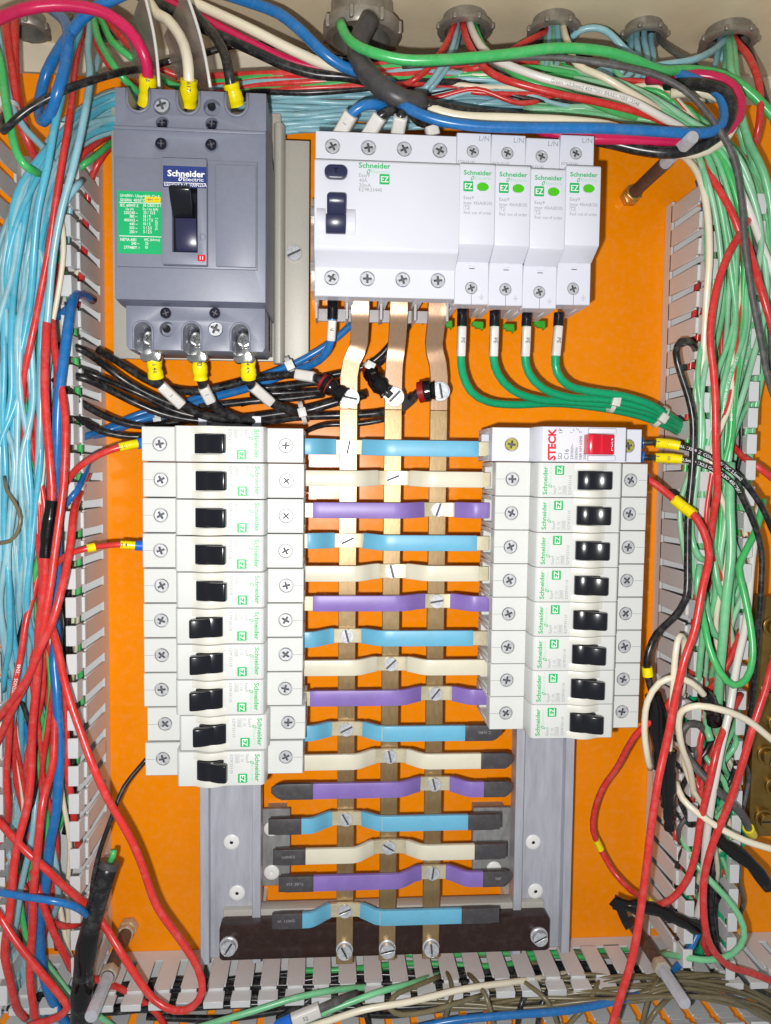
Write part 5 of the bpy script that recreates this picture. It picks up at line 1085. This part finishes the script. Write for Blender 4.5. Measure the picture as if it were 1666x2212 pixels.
part('torn_flap', MB().sweep([P(1322, 1946, 68), P(1340, 1962, 69), P(1352, 1990, 68), P(1360, 2004, 66)], [(-2.5, -.3), (2.5, -.3), (2.5, .3), (-2.5, .3)]), 'tape_black', o)
CR = 'cream wires tangled at the lower right'
o = wire('cream wire looping round the black taped splice', 'w_cream', 1.95, '1405,1660,66 1400,1640,70 1392,1576,74 1398,1515,78 1425,1475,82 1459,1464,84 1492,1474,84 1520,1500,80 1536,1530,74 1545,1560,70', CR); sleeve(o, (1524, 1506), (1545, 1562), 'tape_black', 2.3, 'tape_wrap', .12)
o = wire('cream wire folded over itself with a black taped end', 'w_cream', 1.9, '1446,1790,72 1444,1740,76 1440,1690,78 1445,1620,80 1450,1543,82 1457,1442,84 1464,1392,84 1470,1374,82 1478,1380,78 1478,1430,72 1474,1500,66', CR); sleeve(o, (1440, 1630), (1444, 1745), 'tape_black', 2.5, 'tape_wrap', .12); sleeve(o, (1443, 1622), (1441, 1645), 'tape_yellow', 1.7, 'tape_end'); sleeve(o, (1444, 1745), (1446, 1796), 'tape_black', 1.7, 'taped_tail', .08)
wire('cream wire arching from the right edge into the tangle', 'w_cream', 2.0, '1690,1616,84 1666,1597,86 1610,1553,90 1560,1533,92 1509,1524,90 1476,1532,86 1466,1552,82 1472,1610,76 1488,1657,70 1500,1720,60', CR)
wire('white wire slanting straight through the tangle', 'w_white', 2.3, '1640,1090,40 1627,1200,50 1610,1341,62 1590,1442,70 1577,1526,76 1560,1610,78 1552,1659,78 1536,1743,76 1526,1810,72 1522,1861,66 1510,1962,54 1480,2030,40 1440,2060,30', CR)
wire('cream wire running from the tangle to the right edge', 'w_cream', 2.0, '1460,1690,70 1475,1726,76 1509,1758,82 1560,1793,86 1610,1817,88 1690,1840,88', CR)
wire('red wire running down from the right edge to the bottom duct', 'w_red', 2.2, '1684,1400,78 1666,1442,82 1657,1482,84 1634,1553,86 1612,1625,86 1600,1659,86 1577,1726,86 1556,1780,86 1533,1844,84 1519,1911,82 1523,1995,78 1540,2050,72 1577,2086,66 1620,2100,60 1690,2130,54')
o = wire('dark grey wire with a yellow end going to the brass terminal bar', 'w_grey', 2.4, '1470,1600,56 1490,1640,66 1536,1693,76 1570,1726,78 1603,1760,76 1620,1796,66 1628,1806,58'); sleeve(o, (1615, 1786), (1624, 1802), 'tape_yellow', 1.4)
wire('dark grey wire coiling beside the white wire in the tangle', 'w_grey', 2.2, '1530,1590,60 1510,1566,66 1486,1566,68 1472,1590,68 1478,1620,66 1500,1650,62 1530,1690,56 1560,1730,50')
o = wire('thick black taped cable end slanting out of the duct at the lower right', 'tape_black', 3.9, '1538,1770,60 1545,1806,66 1583,1836,70 1624,1868,74 1662,1918,76', None, 'cable', n=14, wob=.6, lump=.09)
wire('black wire bundle strand dropping into the bottom duct', 'w_black', 2.4, '1550,1820,40 1540,1880,44 1534,1940,46 1540,2010,46 1556,2070,44 1590,2110,40 1660,2150,34')
wire('second black strand dropping into the bottom duct', 'w_black', 2.2, '1560,1850,32 1548,1920,34 1546,2000,36 1566,2070,34 1600,2130,30 1680,2180,26')
wire('green wire end with a black tape sleeve in the tangle', 'w_green', 2.2, '1530,1500,50 1526,1550,60 1530,1580,66 1536,1600,68')
wire('blue wire entering the bottom duct at the lower right', 'w_blue', 2.3, '1530,1960,40 1509,2015,48 1486,2059,50 1462,2089,46 1440,2110,36')
many('red wire inside the lower right tangle', 'w_red', 2.0, 'red wires inside the lower right tangle', '1490,1660,50 1510,1700,58 1526,1760,60 1520,1800,56', '1550,1500,44 1530,1540,54 1514,1600,58 1508,1660,58 1516,1720,54', '1600,1360,50 1580,1420,54 1550,1470,54 1520,1500,48', '1530,2000,34 1520,2040,36 1540,2070,34')
for k in range(26):
    m, w = (('w_green', 'green'), ('w_black', 'black'), ('w_grey', 'grey'), ('w_cream', 'cream'), ('w_red', 'red'), ('w_pe', 'dark green'))[k % 6]; j = lambda a: rnd.uniform(-a, a); x = 1490+rnd.random()*90
    wire(f'{w} wire slack in the tangle above the bottom duct at the lower right', m, rnd.uniform(1.4, 1.9), [(x+j(30), 1440+j(60), 26), (x+j(36), 1540+j(20), 40+j(14)), (x+j(40), 1620+j(20), 48+j(16)), (x+j(44), 1700+j(20), 48+j(16)), (x+j(40), 1790+j(20), 44+j(14)), (x-10+j(40), 1880+j(20), 36+j(10)), (x-10+j(36), 1970+j(20), 26), (x-20+j(40), 2060+j(20), 16)], f'{w} slack wires at the lower right', wob=.9, deep=k > 11)
# ---- bottom duct
BD = 'wires lying in the bottom duct'
def lying(label, m, r, x0, x1, Y0, h0, group, n=7, dh=4, dy=4):
    wire(label, m, r, [Vector((x0+(x1-x0)*q/(n-1), min(-315, max(-338, Y0+rnd.uniform(-dy, dy))), max(4.2, h0+rnd.uniform(-dh, dh)))) for q in range(n)], group, deep=h0 < 22)
for k in range(14): lying('black wire lying in the bottom duct under the fingers', 'w_black', rnd.uniform(1.6, 2.3), rnd.choice((-190, -150, -110)), rnd.choice((110, 180, 240)), -316-rnd.uniform(0, 20), 5+k*2.3, 'black wires in the bottom duct')
for k in range(15):
    j = lambda a: rnd.uniform(-a, a); y = 2100+k*4.4+j(4)
    wire('olive wire lying along the bottom duct', 'w_olive', rnd.uniform(1.05, 1.4), [(860-20*k, y+10+j(6), 10+k*1.2), (1000, y+16+j(12), 20+k*1.4), (1130, y+16+j(14), 28+k*1.4), (1260, y+14+j(12), 36+k*1.4), (1370, y+8+j(12), 40+k*1.4), (1450, y-2+j(10), 42+k*1.4), (1560, y+6+j(10), 40+k*1.4), (1640, y+34+j(8), 36+k), (1700, y+70, 30+k)], 'olive wires in the bottom duct', deep=k % 2 == 0)
for k in range(5): lying('green wire showing through the slots of the bottom duct', 'w_leaf', 1.9, rnd.choice((-20, 10, 40)), rnd.choice((170, 210)), -316-3*k, 4.5+k*5, BD, dy=2)
for k in range(4): lying('olive wire showing through the slots of the bottom duct', 'w_olive', 1.6, rnd.choice((60, 90)), 260, -318-4*k, 6+k*6, BD, dy=3)
wire('green wire rising out of the bottom duct under the first busbar', 'w_green', 1.9, '380,2232,60 470,2208,62 553,2184,60 636,2157,56 719,2138,50 779,2132,40 850,2136,24')
wire('green wire rising out of the bottom duct under the middle busbar', 'w_green', 1.9, '640,2216,58 686,2194,60 752,2167,58 825,2140,54 888,2124,46 940,2108,26 990,2100,8')
wire('cream wire rising along the bottom edge', 'w_cream', 2.0, '600,2240,60 702,2208,64 785,2180,64 885,2163,62 985,2141,56 1106,2122,44 1200,2106,24 1270,2092,8')
wire('olive wire curling back in the bottom duct', 'w_olive', 1.6, '1040,2150,50 978,2170,58 918,2187,62 868,2192,64 843,2180,64 852,2154,60 890,2134,50 950,2110,36')
wire('thick blue cable along the bottom edge', 'w_blue', 2.4, '880,2226,60 968,2208,62 1106,2192,62 1240,2180,60 1341,2160,56 1442,2138,48 1500,2110,36')
many('olive wire dropping out of the bottom duct', 'w_olive', 1.5, 'olive wires dropping from the bottom duct', '1000,2100,14 1020,2112,40 1050,2150,56 1064,2200,60 1066,2235,58', '1110,2100,14 1130,2120,40 1180,2160,54 1200,2200,56 1210,2236,54', '1310,2100,14 1290,2130,46 1270,2170,54 1240,2200,56 1210,2236,54', '1440,2095,14 1420,2120,50 1400,2160,56 1390,2200,56 1380,2240,52', '950,2090,12 970,2110,36 975,2150,52 960,2200,56 955,2236,54', '1450,2150,50 1420,2180,58 1400,2210,58 1396,2240,54')
many('black wire dropping out of the bottom duct', 'w_black', 1.8, 'black wires dropping from the bottom duct', '1150,2130,40 1130,2160,48 1120,2200,50 1118,2236,48', '1190,2128,40 1175,2160,48 1164,2200,50 1160,2236,48', '690,2140,40 660,2165,46 630,2180,44 600,2200,40', '760,2150,36 790,2190,44 800,2232,44')
o = wire('dark wire with a white marker and blue ferrule at the bottom edge', 'w_grey', 2.4, '590,2225,66 612,2212,68 650,2196,68 690,2180,66 730,2162,60 770,2146,46'); box_marker(o, (636, 2202), (682, 2184), 'S2', 3.6); sleeve(o, (604, 2218), (630, 2205), 'ferrule_blue', 1.6, 'ferrule')
# ---- strands buried in the bundles: one mass
def deep_mass():
    mb = MB(); fm = []; names = sorted({m for _, _, m in DEEP})
    for pts, r, m in DEEP:
        n0 = len(mb.f); mb.tube(pts, r, 8); fm += [names.index(m)]*(len(mb.f)-n0)
    me = bpy.data.meshes.new('buried_wires'); me.from_pydata([wv(p) for p in mb.v], [], mb.f)
    for m in names: me.materials.append(MATS[m])
    me.polygons.foreach_set('material_index', fm); me.shade_smooth(); me.update()
    tag(put('buried_wires', me), 'mass of coloured wires buried deep in the ducts and bundles', 'wires', None, 'stuff')
deep_mass()
